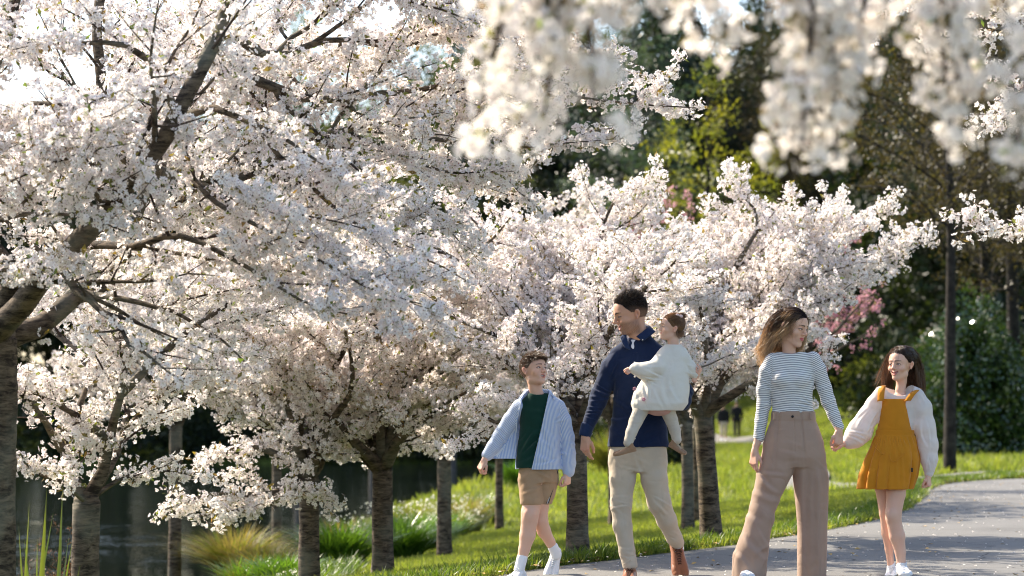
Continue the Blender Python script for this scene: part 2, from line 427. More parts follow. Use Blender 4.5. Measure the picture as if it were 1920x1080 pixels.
# path as strips between the left edge and far right so every face is small
right = smooth_path([(2.6, -4, 0), (2.95, 6, 0), (3.9, 12, 0), (4.9, 16, 0), (6.9, 22, 0), (10, 27.5, 0), (16, 31, 0), (28, 33, 0), (40, 33, 0)], .5, 0)[:, :2]
ti = np.linspace(0, 1, 240)
L_ = np.stack([np.interp(ti, np.linspace(0, 1, len(ed)), ed[:, k]) for k in (0, 1)], -1)
R_ = np.stack([np.interp(ti, np.linspace(0, 1, len(right)), right[:, k]) for k in (0, 1)], -1)
cols = 14; V = []
for k in range(cols + 1):
    u = k / cols; p = L_ * (1 - u) + R_ * u; cam_ = 0.0
    edge = -0.035 if k == 0 else 0.0
    V.append(np.concatenate([p, np.full((240, 1), 0.008 + edge)], 1))
V = np.stack(V, 1).reshape(-1, 3); i = np.arange(239)[:, None] * (cols + 1) + np.arange(cols)[None]
pth = mesh_np('path', V, np.stack([i, i + cols + 1, i + cols + 2, i + 1], -1).reshape(-1, 4)[:, ::-1], M_ASPH, smooth=False)
tag(pth, kind='structure')
# narrow second path winding away over the lawn
N = Nodes('far_path'); c = N.ramp(N.noise(20, 3, N.coords()), [(.3, (.14, .135, .125)), (.7, (.22, .21, .19))]); M_PATH2 = N.done(N.pbsdf(c, .9))
cl = smooth_path([(10, 42.6, 0), (8.0, 43.0, 0), (6.2, 43.6, 0), (5.5, 45.6, 0), (6.0, 50, 0), (7.0, 60, 0), (8.7, 74, 0), (10.2, 90, 0), (10.5, 102, 0), (9.7, 112, 0), (7, 124, 0)], .6, 0)[:, :2]
t = np.gradient(cl, axis=0); t /= np.linalg.norm(t, axis=1)[:, None]; nn = np.stack([t[:, 1], -t[:, 0]], -1)
V = []
for k in range(5):
    p = cl + nn * (k / 4 - .5) * 1.05; V.append(np.stack([p[:, 0], p[:, 1], H(p[:, 0], p[:, 1]) + .05], -1))
V = np.stack(V, 1).reshape(-1, 3); i = np.arange(len(cl) - 1)[:, None] * 5 + np.arange(4)[None]
tag(mesh_np('footpath', V, np.stack([i, i + 5, i + 6, i + 1], -1).reshape(-1, 4)[:, ::-1], M_PATH2), kind='structure')

# ---- lawn grass tufts
def grass_tuft(name, n, h, spread, mat, seed, lean=.45, wd=.0035, segs=2):
    r = np.random.default_rng(seed); V = []; F = []
    for i in range(n):
        a = r.uniform(0, 6.28); b = np.array([math.cos(a), math.sin(a), 0]) * r.uniform(0, spread)
        d = np.array([math.cos(a + r.normal()), math.sin(a + r.normal()), 0]); l = h * r.uniform(.5, 1.15); ln = lean * r.uniform(.2, 1.4)
        s = np.cross(d, [0, 0, 1]) * wd * r.uniform(.7, 1.3); q = len(V)
        for k in range(segs):
            u = k / segs; p = b + d * l * ln * u ** 2 + np.array([0, 0, l * (u - .25 * ln * u * u)]); w_ = 1 - .45 * u
            V += [p - s * w_, p + s * w_]
        p = b + d * l * ln + np.array([0, 0, l * (1 - .25 * ln)]); V.append(p)
        for k in range(segs - 1): F.append((q + 2 * k, q + 2 * k + 1, q + 2 * k + 3, q + 2 * k + 2))
        e = q + 2 * (segs - 1); F.append((e, e + 1, e + 2, e + 2))
    F = np.array(F); tri = F[:, 2] == F[:, 3]
    return mesh_np(name, V, [F[~tri], F[tri][:, :3]], mat, link=False)
M_GRASS = plain_leaf('grass_blade', (.15, .195, .04), (.24, .25, .07), .48, .5, .3, (.95, 1, .45))
M_GRASS2 = plain_leaf('grass_dark', (.06, .11, .02), (.10, .15, .025), .45, .4, .4, (1, 1, .4))
TUFTS = [grass_tuft('grass_tuft', 16, .055, .06, M_GRASS, s) for s in range(4)] + [grass_tuft('grass_tuft', 14, .09, .05, M_GRASS2, 9 + s, .7) for s in range(2)]
def lawn(n, y0, y1, x0, x1, smin, smax):
    x = rng.uniform(x0, x1, n); y = y0 + (y1 - y0) * rng.uniform(0, 1, n) ** 0.8
    e = edge_x(np.clip(y, 4, 40.5)); shx = np.interp(np.clip(y, 5, 118), SHORE[:8, 1], SHORE[:8, 0])
    ok = (x < e - .0) & (x > shx + .8) & (np.abs(x) < y * .215 + 1.0)
    return x[ok], y[ok], e[ok] - x[ok]
xa, ya, sa = lawn(170000, 12, 42, -7, 8.5, 1, 1)
za = H(xa, ya); k = len(xa); sc_ = rng.uniform(.7, 1.3, k) * (1 + (ya - 12) * .018)
var = rng.integers(0, 4, k); var = np.where((sa < .35) & (rng.random(k) < .5), rng.integers(4, 6, k), var)
ro = rand_rots(k, True)
# crowd a fringe along the asphalt edge
m = 6000; ii = rng.uniform(4, N_ED - 1, m); e0 = np.stack([np.interp(ii, np.arange(N_ED), ed[:, q]) for q in (0, 1)], -1)
off = rng.exponential(.07, m) - .03; xf = e0[:, 0] - off; yf = e0[:, 1] + off * .6; keep = (yf < 43) & (yf > 11); xf, yf = xf[keep], yf[keep]
P = np.stack([np.r_[xa, xf], np.r_[ya, yf], np.r_[za, np.maximum(H(xf, yf), -.03)] - .006], -1)
scatter('lawn_grass', P, np.concatenate([ro, rand_rots(len(xf), True)]), np.r_[sc_, rng.uniform(.6, 1.5, len(xf))], np.r_[var, rng.integers(0, 6, len(xf))], TUFTS)
n = 26000; y = rng.uniform(1, 34, n); x = np.interp(y, right[:, 1], right[:, 0]) + rng.exponential(2.2, n) ** 1.1 - .05
scatter('verge_grass', np.stack([x, y, np.full(n, -.032)], -1), rand_rots(n, True), rng.uniform(.9, 1.7, n), rng.integers(0, 6, n), TUFTS)
# far lawn: coarser tufts out to the hill
n = 60000; x = rng.uniform(-6, 45, n); y = rng.uniform(42, 150, n)
shx = np.interp(np.clip(y, 5, 118), SHORE[:8, 1], SHORE[:8, 0])
d2 = seg_dist(x, y, [tuple(p) for p in cl[::4]])
ok = (x > shx + .6) & (np.abs(x) < y * .23 + 2) & (d2 > .62) & ((y > 42.0) | (x < 8)); x, y = x[ok], y[ok]
scatter('far_lawn_grass', np.stack([x, y, H(x, y)], -1), rand_rots(len(x), True), rng.uniform(2.2, 4.2, len(x)), rng.integers(0, 4, len(x)), TUFTS[:4])
# fallen petals and bits on the path
def flake(name, mat, L): return mesh_np(name, [(-L, -L * .5, .003), (0, -L * .6, .006), (L, 0, .002), (0, L * .6, .007)], np.array([[0, 1, 2, 3]]), mat, link=False)
N = Nodes('dry_leaf'); M_DRY = N.done(N.pbsdf((.42, .28, .10), .8))
FL = [flake('petal', M_PETAL_W, .009), flake('dry_leaf', M_DRY, .02)]
n = 3000; x = rng.uniform(-1, 8, n); y = 12 + 28 * rng.random(n) ** 1.3; ok = (x > edge_x(y) + .02); x, y = x[ok], y[ok]
k = len(x); rr = rand_rots(k, True); v = (rng.random(k) < .3).astype(float)
scatter('fallen_petals', np.stack([x, y, np.full(k, .009)], -1), rr, rng.uniform(.6, 1.4, k), v, FL)

ii = rng.uniform(20, N_ED - 1, 700); e0 = np.stack([np.interp(ii, np.arange(N_ED), ed[:, q]) for q in (0, 1)], -1); o_ = rng.exponential(.12, 700)
scatter('dry_leaves', np.stack([e0[:, 0] + o_, e0[:, 1] - o_ * .5, np.full(700, .011)], -1), rand_rots(700, True), rng.uniform(.5, 1.3, 700), (rng.random(700) < .75).astype(float), FL)
# ================================================================ CHERRY TREES
GRP = 'cherry trees in blossom along the path'
def A(px, py, D): return np.array(at(px, py, D))
def gz(p): return float(H(p[0], p[1]))
def fill_limbs(fork, targets, r, n_extra=0, ext=1.6, up=(.5, 1.3), lowz=0.0, dens=1.0):
    """limbs through given targets plus extra ones spread evenly round the fork"""
    out = []
    for tg in targets:
        lat = 1.0
        if isinstance(tg[0], (int, float)): lat, tg = tg[0], tg[1:]
        tg = [np.array(q, float) for q in tg]
        mid = fork + (tg[0] - fork) * .4 + np.array([0, 0, .12 * np.linalg.norm(tg[0] - fork)]) if len(tg) == 1 else None
        out.append(dict(p=[fork] + ([mid] if mid is not None else []) + tg, r=r * rng.uniform(.55, .8), dens=dens, lat=lat))
    a0 = rng.uniform(0, 6.28)
    for i in range(n_extra):
        a = a0 + i * 2.399; e = ext * rng.uniform(.75, 1.15); u = rng.uniform(*up)
        tip = fork + np.array([math.cos(a) * e, math.sin(a) * e, u])
        mid = fork + np.array([math.cos(a) * e * .35, math.sin(a) * e * .35, u * .55 + .08])
        out.append(dict(p=[fork - np.array([0, 0, .04]), mid, tip], r=r * rng.uniform(.5, .75), dens=dens))
    return out

def cherry(label, px, D, wpx, forkpy, targets, n_extra, ext, up, G, sources, zbase=None, forkpx=None, cat='cherry tree', group=GRP, lean=0, dens=1.0):
    x = (px - 960) / FPX * D * 1.0; b = np.array([x, D, 0.]); b[2] = gz(b) if zbase is None else zbase
    f = A(px if forkpx is None else forkpx, forkpy, D); r = wpx / FPX * D / 2
    trunk = [(b - [0, 0, .12], r * 1.08), (b * .5 + f * .5, r * 1.0), (f, r * .98), (f + [0, 0, .06], r * .8)]
    tg = [[q if isinstance(q, (int, float)) else A(*q) for q in t] for t in targets]
    limbs = fill_limbs(f, tg, r, n_extra, ext, up, dens=dens)
    return make_tree('cherry_tree', label, cat, tuple(b), trunk, limbs, G, sources, group)

NEARG = dict(sp1=.24, sp2=.17, l1=.52, l2=.42, cl_gap=.048, cl_off=.035, maxr=.013)
# --- near tree at the left edge
D0 = 13.2
b0 = np.array([(-24 - 960) / FPX * D0, D0, 0]); b0[2] = gz(b0)
f0 = A(-20, 640, D0)
tr0 = [(b0 - [0, 0, .15], .185), (A(-26, 900, D0), .165), (A(-22, 740, D0), .155), (f0, .15), (f0 + [0, 0, .12], .12)]
L0 = [
 dict(p=[f0, A(75, 540, 12.7), A(150, 465, 12.4), A(275, 310, 12.0), A(335, 215, 11.9), A(390, 105, 11.9), A(430, 0, 12), A(500, -170, 12.2)], r=.075, r1=.026, dens=.25),
 dict(p=[f0, A(70, 605, 13.4), A(140, 545, 13.6), A(205, 510, 13.8), A(290, 330, 14.1), A(385, 285, 14.3), A(520, 325, 14.6), A(700, 420, 14.9)], r=.07, r1=.006),
 dict(p=[f0 + [0, 0, .05], A(20, 530, 13), A(-40, 420, 12.8), A(-60, 250, 12.7), A(20, 60, 12.8), A(60, -120, 12.9)], r=.075, r1=.02),
 dict(p=[A(275, 310, 12.9), A(300, 330, 13.6), A(420, 345, 14.1), A(520, 300, 14.4), A(660, 250, 14.5), A(830, 262, 14.7), A(990, 275, 14.9), A(1150, 240, 15.1)], r=.045, r1=.004),
 dict(p=[A(340, 210, 12.9), A(400, 205, 12.6), A(470, 230, 12.4), A(545, 262, 12.2), A(640, 330, 12.0)], r=.028, r1=.004),
 dict(p=[A(390, 105, 12.9), A(470, 150, 13.6), A(600, 190, 14.2), A(720, 172, 14.6), A(870, 150, 15), A(1030, 175, 15.2), A(1180, 190, 15.3), A(1310, 203, 15.4)], r=.04, r1=.004),
 dict(p=[A(335, 215, 12.9), A(300, 140, 12.7), A(240, 85, 12.4), A(110, 80, 12.2), A(0, 60, 12.0)], r=.028, r1=.005),
 dict(p=[A(410, 50, 12.9), A(520, 90, 13.8), A(640, 60, 14.4), A(760, 70, 14.8), A(900, 40, 15.2), A(1020, 90, 15.4), A(1170, 105, 15.5)], r=.032, r1=.004),
 dict(p=[A(160, 455, 13.0), A(105, 488, 12.5), A(0, 505, 12.0), A(-90, 480, 11.6)], r=.03, r1=.005),
 dict(p=[A(150, 465, 13.0), A(240, 462, 12.6), A(330, 440, 12.3), A(460, 500, 12.1), A(560, 560, 12.0), A(660, 590, 12.0)], r=.03, r1=.004),
 dict(p=[A(140, 545, 13.6), A(230, 560, 13.3), A(330, 590, 13.1), A(420, 640, 13.0), A(480, 700, 13.0)], r=.025, r1=.004),
 dict(p=[A(480, 230, 12.4), A(560, 330, 12.3), A(660, 420, 12.4), A(780, 480, 12.5), A(880, 530, 12.6)], r=.018, r1=.003),
 dict(p=[A(270, 320, 12.9), A(200, 290, 12.3), A(110, 300, 11.9), A(20, 340, 11.6)], r=.025, r1=.004),
 dict(p=[A(300, 270, 12.9), A(400, 380, 12.3), A(480, 420, 12.1), A(620, 500, 12.0), A(740, 560, 12.0), A(830, 580, 12.1)], r=.022, r1=.003),
 dict(p=[A(430, 0, 13), A(560, -60, 13.5), A(700, -20, 14), A(830, 15, 14.3), A(960, -10, 14.6)], r=.03, r1=.004),
 dict(p=[A(-60, 250, 12.7), A(60, 190, 12.2), A(160, 200, 11.9), A(260, 230, 11.7)], r=.025, r1=.004),
 dict(p=[A(-40, 420, 12.8), A(60, 400, 12.1), A(150, 400, 11.8), A(250, 440, 11.7)], r=.025, r1=.004),
 dict(p=[A(660, 250, 14.5), A(760, 300, 14.3), A(860, 330, 14.5), A(960, 300, 14.8)], r=.015, r1=.003),
 dict(p=[A(520, 300, 14.4), A(600, 400, 14.0), A(720, 460, 13.8), A(840, 420, 13.9)], r=.018, r1=.003),
]
make_tree('cherry_tree', 'nearest cherry tree at the left edge, thick dark trunk, boughs reaching far across the top', 'cherry tree', tuple(b0), tr0, L0, Grower(**NEARG), BL_NEAR, GRP)

MIDG = dict(flat=.24, up=.06, sp1=.19, sp2=.15, l1=.5, l2=.45, cl_gap=.048, cl_off=.035, maxr=.014)
# --- second tree, low fork at the left
b1 = np.array([(160 - 960) / FPX * 14.6, 14.6, 0]); b1[2] = gz(b1)
f1 = A(162, 945, 14.6)
L1 = [dict(p=[f1, A(195, 880, 14.6), A(215, 800, 14.5), A(228, 740, 14.4), A(240, 660, 14.4), A(300, 560, 14.6)], r=.05),
      dict(p=[f1, A(215, 850, 14.9), A(222, 800, 15.1), A(250, 760, 15.3), A(300, 745, 15.5), A(400, 660, 15.8)], r=.035, lat=.6, dens=.8),
      dict(p=[f1, A(135, 890, 14.6), A(120, 840, 14.5), A(150, 770, 14.7), A(175, 700, 14.9), A(185, 640, 15)], r=.045, lat=.6, dens=.7),
      dict(p=[A(120, 840, 14.5), A(90, 790, 14.2), A(45, 740, 14), A(-20, 700, 13.8)], r=.03, lat=.6, dens=.7),
      dict(p=[A(205, 830, 14.5), A(140, 780, 14.3), A(90, 750, 14.2), A(40, 715, 14.0)], r=.028, lat=.5, dens=.7),
      dict(p=[f1, A(230, 900, 14.8), A(290, 885, 14.9), A(330, 885, 15)], r=.02, dens=.6, lat=.3),
      dict(p=[f1, A(110, 900, 14.2), A(60, 880, 14.0), A(40, 850, 13.8)], r=.02, dens=.8, lat=.5),
      dict(p=[A(228, 740, 14.4), A(330, 640, 14.6), A(450, 560, 15), A(560, 520, 15.3)], r=.03),
      dict(p=[A(175, 700, 14.9), A(130, 640, 15.3), A(60, 600, 15.6), A(-30, 560, 15.8)], r=.03),
      dict(p=[A(240, 660, 14.4), A(200, 560, 14.8), A(180, 400, 15), A(178, 200, 15.2), A(182, 0, 15.3), A(190, -150, 15.3)], r=.052, r1=.03, dens=.3),
      dict(p=[A(178, 250, 15.2), A(240, 150, 15.4), A(330, 60, 15.6), A(420, -20, 15.8)], r=.02, dens=.9),
      dict(p=[A(178, 200, 15.2), A(110, 130, 15.4), A(30, 100, 15.5), A(-60, 40, 15.6)], r=.02, dens=.9),
      dict(p=[A(180, 400, 15), A(280, 420, 15.5), A(400, 440, 15.9), A(520, 430, 16.2)], r=.03),
      dict(p=[A(180, 350, 15), A(90, 330, 15.5), A(0, 300, 15.8)], r=.03)]
make_tree('cherry_tree', 'cherry tree with pale low-forking trunk beside the green flax leaves', 'cherry tree', tuple(b1),
          [(b1 - [0, 0, .12], .088), (A(160, 1060, 14.6), .083), (f1, .085), (f1 + [0, 0, .05], .07)], L1, Grower(**MIDG), BL_NEAR, GRP)

cherry('cherry tree with grey brown trunk and one low blossom spray pointing left over the pond', 580, 18.5, 37, 900,
       [[.30, (500, 925, 17.8), (420, 925, 17.3), (310, 955, 16.9)], [.25, (510, 940, 17.7), (440, 955, 17.3), (360, 970, 17.0)], [(560, 790, 18.4), (575, 740, 18.2), (500, 660, 17.9), (430, 610, 17.5)], [(600, 800, 18.6), (700, 690, 18.8), (760, 620, 19)],
        [(610, 820, 18.2), (660, 720, 17.7), (640, 560, 17.4)], [.30, (520, 850, 18), (430, 840, 17.6), (350, 890, 17.4)], [(540, 800, 19), (400, 700, 19.5), (330, 620, 19.8)],
        [(590, 760, 19), (600, 600, 19.4), (610, 460, 19.6)], [(640, 780, 19.4), (800, 560, 20.2), (860, 470, 20.4)], [(540, 700, 18.9), (440, 520, 19.4), (380, 430, 19.6)]],
       5, 1.5, (.9, 1.9), Grower(**MIDG), BL_NEAR)
cherry('cherry tree with stout dark ridged trunk, next right of the pointing spray', 717, 18.6, 38, 878,
       [[(640, 800, 18.1), (600, 770, 17.9)], [(745, 800, 18.8), (800, 700, 19.3), (880, 600, 19.8)], [(700, 780, 18.8), (690, 700, 18.9), (690, 560, 19)], [(760, 810, 18.2), (830, 760, 17.9), (900, 720, 17.7)],
        [(660, 780, 19.2), (560, 640, 19.9)], [(740, 740, 19.5), (830, 560, 20.4)]],
       5, 1.4, (.8, 1.9), Grower(**MIDG), BL_NEAR)
cherry('slim cherry tree on the lawn right beside the pond grasses', 833, 27, 26, 850,
       [[(790, 790, 26.6), (700, 740, 26.2)], [(880, 800, 26.6), (930, 740, 26.2), (960, 700, 26)], [(830, 740, 27), (800, 600, 27.5)], [(860, 740, 27.5), (930, 600, 28)], [(780, 740, 27.6), (730, 600, 28)]],
       7, 2.2, (1.0, 2.8), Grower(**MIDG), BL_NEAR)
cherry('thinnest and farthest cherry trunk, standing by the water just left of the boy', 936, 38, 15, 850,
       [[(900, 780, 37), (860, 720, 37)], [(990, 790, 38), (1040, 740, 38)]], 9, 2.4, (.8, 3.2), Grower(**{**MIDG, 'cl_gap': .08}), BL_NEAR)
cherry('cherry tree with two-toned trunk rising from the path edge between boy and man', 1081, 17.75, 38, 800,
       [[(1060, 720, 17.9), (1060, 640, 18), (1010, 580, 18.2), (960, 510, 18.4)], [(1095, 740, 17.8), (1100, 660, 18.2), (1110, 550, 18.5), (1120, 460, 18.7)], [(1040, 740, 17.6), (960, 690, 17.3), (880, 640, 17.1)],
        [(1010, 700, 18.4), (900, 560, 19), (820, 470, 19.4)], [(1130, 700, 18.4), (1220, 560, 19), (1290, 460, 19.4)], [(1100, 580, 18.6), (1010, 470, 18.9), (960, 410, 19)], [(1040, 580, 18.6), (930, 460, 19), (850, 380, 19.2)],
        [(1110, 600, 18.7), (1120, 480, 18.9), (1150, 380, 19), (1225, 330, 19)], [(1010, 760, 17.2), (930, 790, 16.9), (880, 760, 16.7)], [(1120, 640, 18.8), (1200, 480, 19.3), (1230, 400, 19.5)]],
       4, 1.5, (.8, 1.6), Grower(**MIDG), BL_NEAR)
cherry('cherry tree with leaning trunk between man and woman, crown spreading right', 1333, 19.9, 36, 780,
       [[(1320, 720, 20), (1300, 640, 20.2), (1270, 540, 20.4), (1240, 470, 20.6)], [(1350, 720, 19.9), (1420, 650, 19.8), (1480, 590, 19.8), (1560, 560, 19.9), (1600, 540, 20)], [(1345, 700, 20), (1420, 560, 20.2), (1560, 500, 20.4), (1660, 470, 20.5), (1755, 450, 20.6)],
        [(1330, 680, 20.2), (1370, 520, 20.5), (1420, 420, 20.7), (1365, 325, 20.8)], [(1340, 680, 20.4), (1440, 520, 20.9), (1560, 440, 21.1), (1670, 365, 21.2)], [(1370, 740, 19.7), (1470, 700, 19.5), (1540, 690, 19.4), (1560, 640, 19.4)],
        [(1380, 660, 20.1), (1480, 520, 20.4), (1600, 430, 20.6)], [(1320, 600, 20.4), (1330, 480, 20.6), (1290, 420, 20.7)], [(1290, 720, 19.6), (1240, 660, 19.4), (1180, 560, 19.3)], [(1390, 600, 20.5), (1480, 470, 20.8), (1520, 420, 21)],
        [(1360, 640, 20.8), (1400, 500, 21.3), (1470, 430, 21.5), (1540, 470, 21.6)]],
       3, 1.3, (.9, 1.5), Grower(**MIDG), BL_NEAR, forkpx=1318)
cherry('cherry tree with slim trunk second from the far end, behind the toddler', 1288, 26.5, 22, 790,
       [[(1250, 700, 26.5), (1190, 600, 26.5)], [(1320, 720, 27), (1400, 620, 27.5)], [(1280, 700, 27), (1260, 520, 27.4)], [(1330, 680, 27), (1480, 560, 27.4)]],
       6, 2.0, (1.0, 2.1), Grower(**MIDG), BL_NEAR)
cherry('cherry tree with slim trunk close behind the one next to the leaning trunk', 1307, 28.5, 21, 800,
       [[(1340, 740, 28.5), (1420, 660, 28.8)], [(1300, 700, 29), (1330, 540, 29.4)]],
       7, 2.0, (1.0, 2.1), Grower(**MIDG), BL_NEAR)
# cherries farther down the bank whose crowns fill the middle
cherry('cherry crown beyond the pond bank at the far left, seen under the near boughs', 330, 30, 24, 800, [[(250, 720, 30)], [(420, 700, 30)], [(120, 680, 29.5)], [(60, 720, 29)]], 8, 2.2, (1.1, 2.8), Grower(**{**MIDG, 'cl_gap': .075}), BL_NEAR)
cherry('cherry crown beyond the pond bank above the golden tussock', 520, 36, 18, 790, [[(470, 700, 36)], [(640, 690, 36)]], 8, 2.4, (1.3, 3.2), Grower(**{**MIDG, 'cl_gap': .085}), BL_NEAR)
cherry('cherry crown behind the man, pale and soft between two nearer crowns', 1150, 33, 20, 790, [[(1060, 700, 33)], [(1230, 680, 33)], [(1100, 600, 33)]], 8, 2.3, (1.0, 2.3), Grower(**{**MIDG, 'cl_gap': .085}), BL_NEAR)

# purple-leaved plums with pink blossom behind
PG = dict(sp1=.35, sp2=.3, l1=.5, l2=.4, cl_gap=.11, cl_off=.04, maxr=.014, up=.2)
cherry('pink flowering plum tree behind the woman, beside the dark wood', 1500, 34, 22, 690, [[(1560, 640, 34), (1640, 560, 34)], [(1540, 600, 34), (1600, 480, 34)], [(1560, 660, 33), (1650, 610, 33)], [(1530, 560, 34), (1570, 430, 34)], [(1570, 620, 33), (1660, 530, 32.5)]], 5, 1.3, (.8, 2.2), Grower(**PG), BL_PINK, cat='plum tree', group='pink flowering plum trees')
cherry('pink flowering plum tree with reddish twigs above the row of white crowns', 1225, 40, 18, 640, [[(1180, 400, 40)], [(1300, 380, 40)], [(1240, 360, 40)], [(1130, 440, 40)], [(1340, 420, 40)]], 5, 1.6, (1.2, 2.4), Grower(**PG), BL_PINK, cat='plum tree', group='pink flowering plum trees')

# --- overhanging tree close to the camera, trunk out of view at the right
DF = 5.7
bf = np.array([3.7, 6.6, -0.03]); ff = np.array([3.6, 6.5, 2.1])
FG = dict(sp1=.13, sp2=.1, l1=.15, l2=.4, cl_gap=.055, cl_off=.03, maxr=.012, up=-.15, droop=.35, flat=.6, minlen=.06, tipr=.0025)
def hang(px0, px1, py1, D, r=.010, n=3):
    p1 = A(px1, py1, D); p0 = A(px0, -60, D * .99); m = (p0 + p1) / 2 + [0, rng.normal(0, .03), .02]
    return dict(p=[p0, m, p1], r=r, r1=.003)
top = lambda px, D, dy=-70: A(px, dy, D)
limbsF = [dict(p=[ff, A(2900, -420, 6.3), A(2350, -260, 6.1), top(1990, 5.8), top(1800, 5.6, -40), top(1600, 5.5, -70), top(1400, 5.4, -60), top(1240, 5.4, -60), top(1080, 5.5, -50), top(960, 5.6, -30)], r=.045, r1=.008, dens=.9),
          dict(p=[ff, A(2800, -200, 6.2), A(2250, -80, 5.9), A(2060, 100, 5.6), A(1960, 200, 5.4), A(1900, 270, 5.3)], r=.03, r1=.004)]
make_limbs = [(1010, 900, 150, 5.6), (1030, 990, 215, 5.5), (1080, 1015, 120, 5.6), (960, 888, 265, 5.7), (1120, 1110, 205, 5.5), (1120, 1085, 130, 5.6), (1060, 1010, 265, 5.6), (1150, 1150, 60, 5.5),
              (1290, 1320, 75, 5.5), (1280, 1385, 95, 5.6), (1420, 1440, 30, 5.6), (1520, 1500, 150, 5.5), (1530, 1460, 235, 5.5), (1530, 1500, 310, 5.45), (1540, 1565, 300, 5.5), (1520, 1545, 230, 5.55), (1610, 1622, 120, 5.6),
              (1745, 1775, 180, 5.5), (1750, 1805, 270, 5.5), (1770, 1830, 190, 5.55), (1880, 1900, 60, 5.5), (1960, 1905, 290, 5.4), (1680, 1660, 20, 5.6), (1740, 1740, 60, 5.6)]
for a_ in make_limbs: limbsF.append(hang(*a_))
GF = Grower(**{**FG, 'depth': 1, 'cl_gap': .034, 'cl_off': .055})
make_tree('cherry_tree', 'out of focus creamy white blossom sprays hanging at the top right close to the camera', 'cherry tree', tuple(bf),
          [(bf - [0, 0, .1], .13), (np.array([3.67, 6.55, 1.0]), .12), (ff, .11), (ff + [0, 0, .05], .08)], limbsF, GF, BL_FRONT, GRP, scl=(.6, .95))
# --- right hand tree in the plane of the family, only its outer sprays in view
b2 = np.array([4.6, 13.0, 0.0]); f2 = np.array([4.55, 13.0, 2.2])
make_tree('cherry_tree', 'in-focus pinkish blossom twigs reaching in from the right edge behind the soft foreground sprays', 'cherry tree', tuple(b2),
          [(b2 - [0, 0, .1], .13), (np.array([4.58, 13.0, 1.0]), .12), (f2, .11), (f2 + [0, 0, .05], .09)],
          [dict(p=[f2, A(2200, 60, 13), A(1960, 20, 13), A(1800, -20, 13), A(1690, 10, 13), A(1620, 20, 13)], r=.035, r1=.004),
           dict(p=[f2, A(2150, 180, 13), A(1980, 150, 13), A(1880, 200, 13), A(1850, 240, 13), A(1810, 260, 13)], r=.03, r1=.004, dens=.8),
           dict(p=[f2, A(2200, 350, 13), A(2020, 400, 13), A(1900, 425, 13), A(1810, 438, 13)], r=.02, r1=.003, dens=.8),
           dict(p=[A(1960, 20, 13), A(1860, 60, 12.8), A(1740, 85, 12.8)], r=.015, r1=.003),
           dict(p=[f2, f2 + [.8, .6, 1.4], f2 + [1.8, 1.2, 2.2]], r=.05), dict(p=[f2, f2 + [.2, -.8, 1.4], f2 + [.5, -1.9, 2.2]], r=.05), dict(p=[f2, f2 + [-.5, 1, 1.6], f2 + [-1.2, 2.2, 2.6]], r=.04)],
          Grower(**{**NEARG, 'l1': .35, 'sp1': .3}), BL_NEAR, GRP)
# ================================================================ BACKGROUND WOOD
M_L_YEL = plain_leaf('leaf_yellow_green', (.13, .15, .018), (.21, .20, .03), .45)
M_L_OLIVE = plain_leaf('leaf_olive', (.06, .08, .02), (.11, .12, .03), .4)
M_L_TEAL = plain_leaf('leaf_blue_green', (.035, .065, .045), (.07, .10, .06), .35, .4, .5, (1, 1, .8))
M_L_DARK = plain_leaf('leaf_dark', (.012, .022, .010), (.03, .042, .015), .25, .5, .35)
M_L_BUD = plain_leaf('leaf_bud_brown', (.060, .052, .020), (.050, .036, .022), .4)
M_L_GLOSS = plain_leaf('leaf_glossy', (.025, .055, .012), (.05, .09, .02), .2, .18, .9)
M_BARK_D = bark_mat('dark_bark', (.012, .010, .009), (.038, .032, .027), 8, lich=.05)
M_BARK_G = bark_mat('grey_bark', (.06, .055, .055), (.16, .14, .13), 8, lich=.1)
C_YEL = [leaf_clump('leaf_clump', 26, .42, .13, .6, M_L_YEL, s) for s in range(3)]
C_OLI = [leaf_clump('leaf_clump', 34, .50, .15, .55, M_L_OLIVE, 5 + s) for s in range(3)]
C_TEA = [leaf_clump('leaf_clump', 34, .50, .20, .25, M_L_TEAL, 9 + s, .6, .5) for s in range(3)]
C_DRK = [leaf_clump('leaf_clump', 44, .60, .22, .5, M_L_DARK, 13 + s) for s in range(3)]
C_BUD = [leaf_clump('leaf_clump', 7, .22, .075, .6, M_L_BUD, 17 + s) for s in range(3)]
C_GLO = [leaf_clump('leaf_clump', 30, .26, .10, .55, M_L_GLOSS, 21 + s, .9) for s in range(3)]

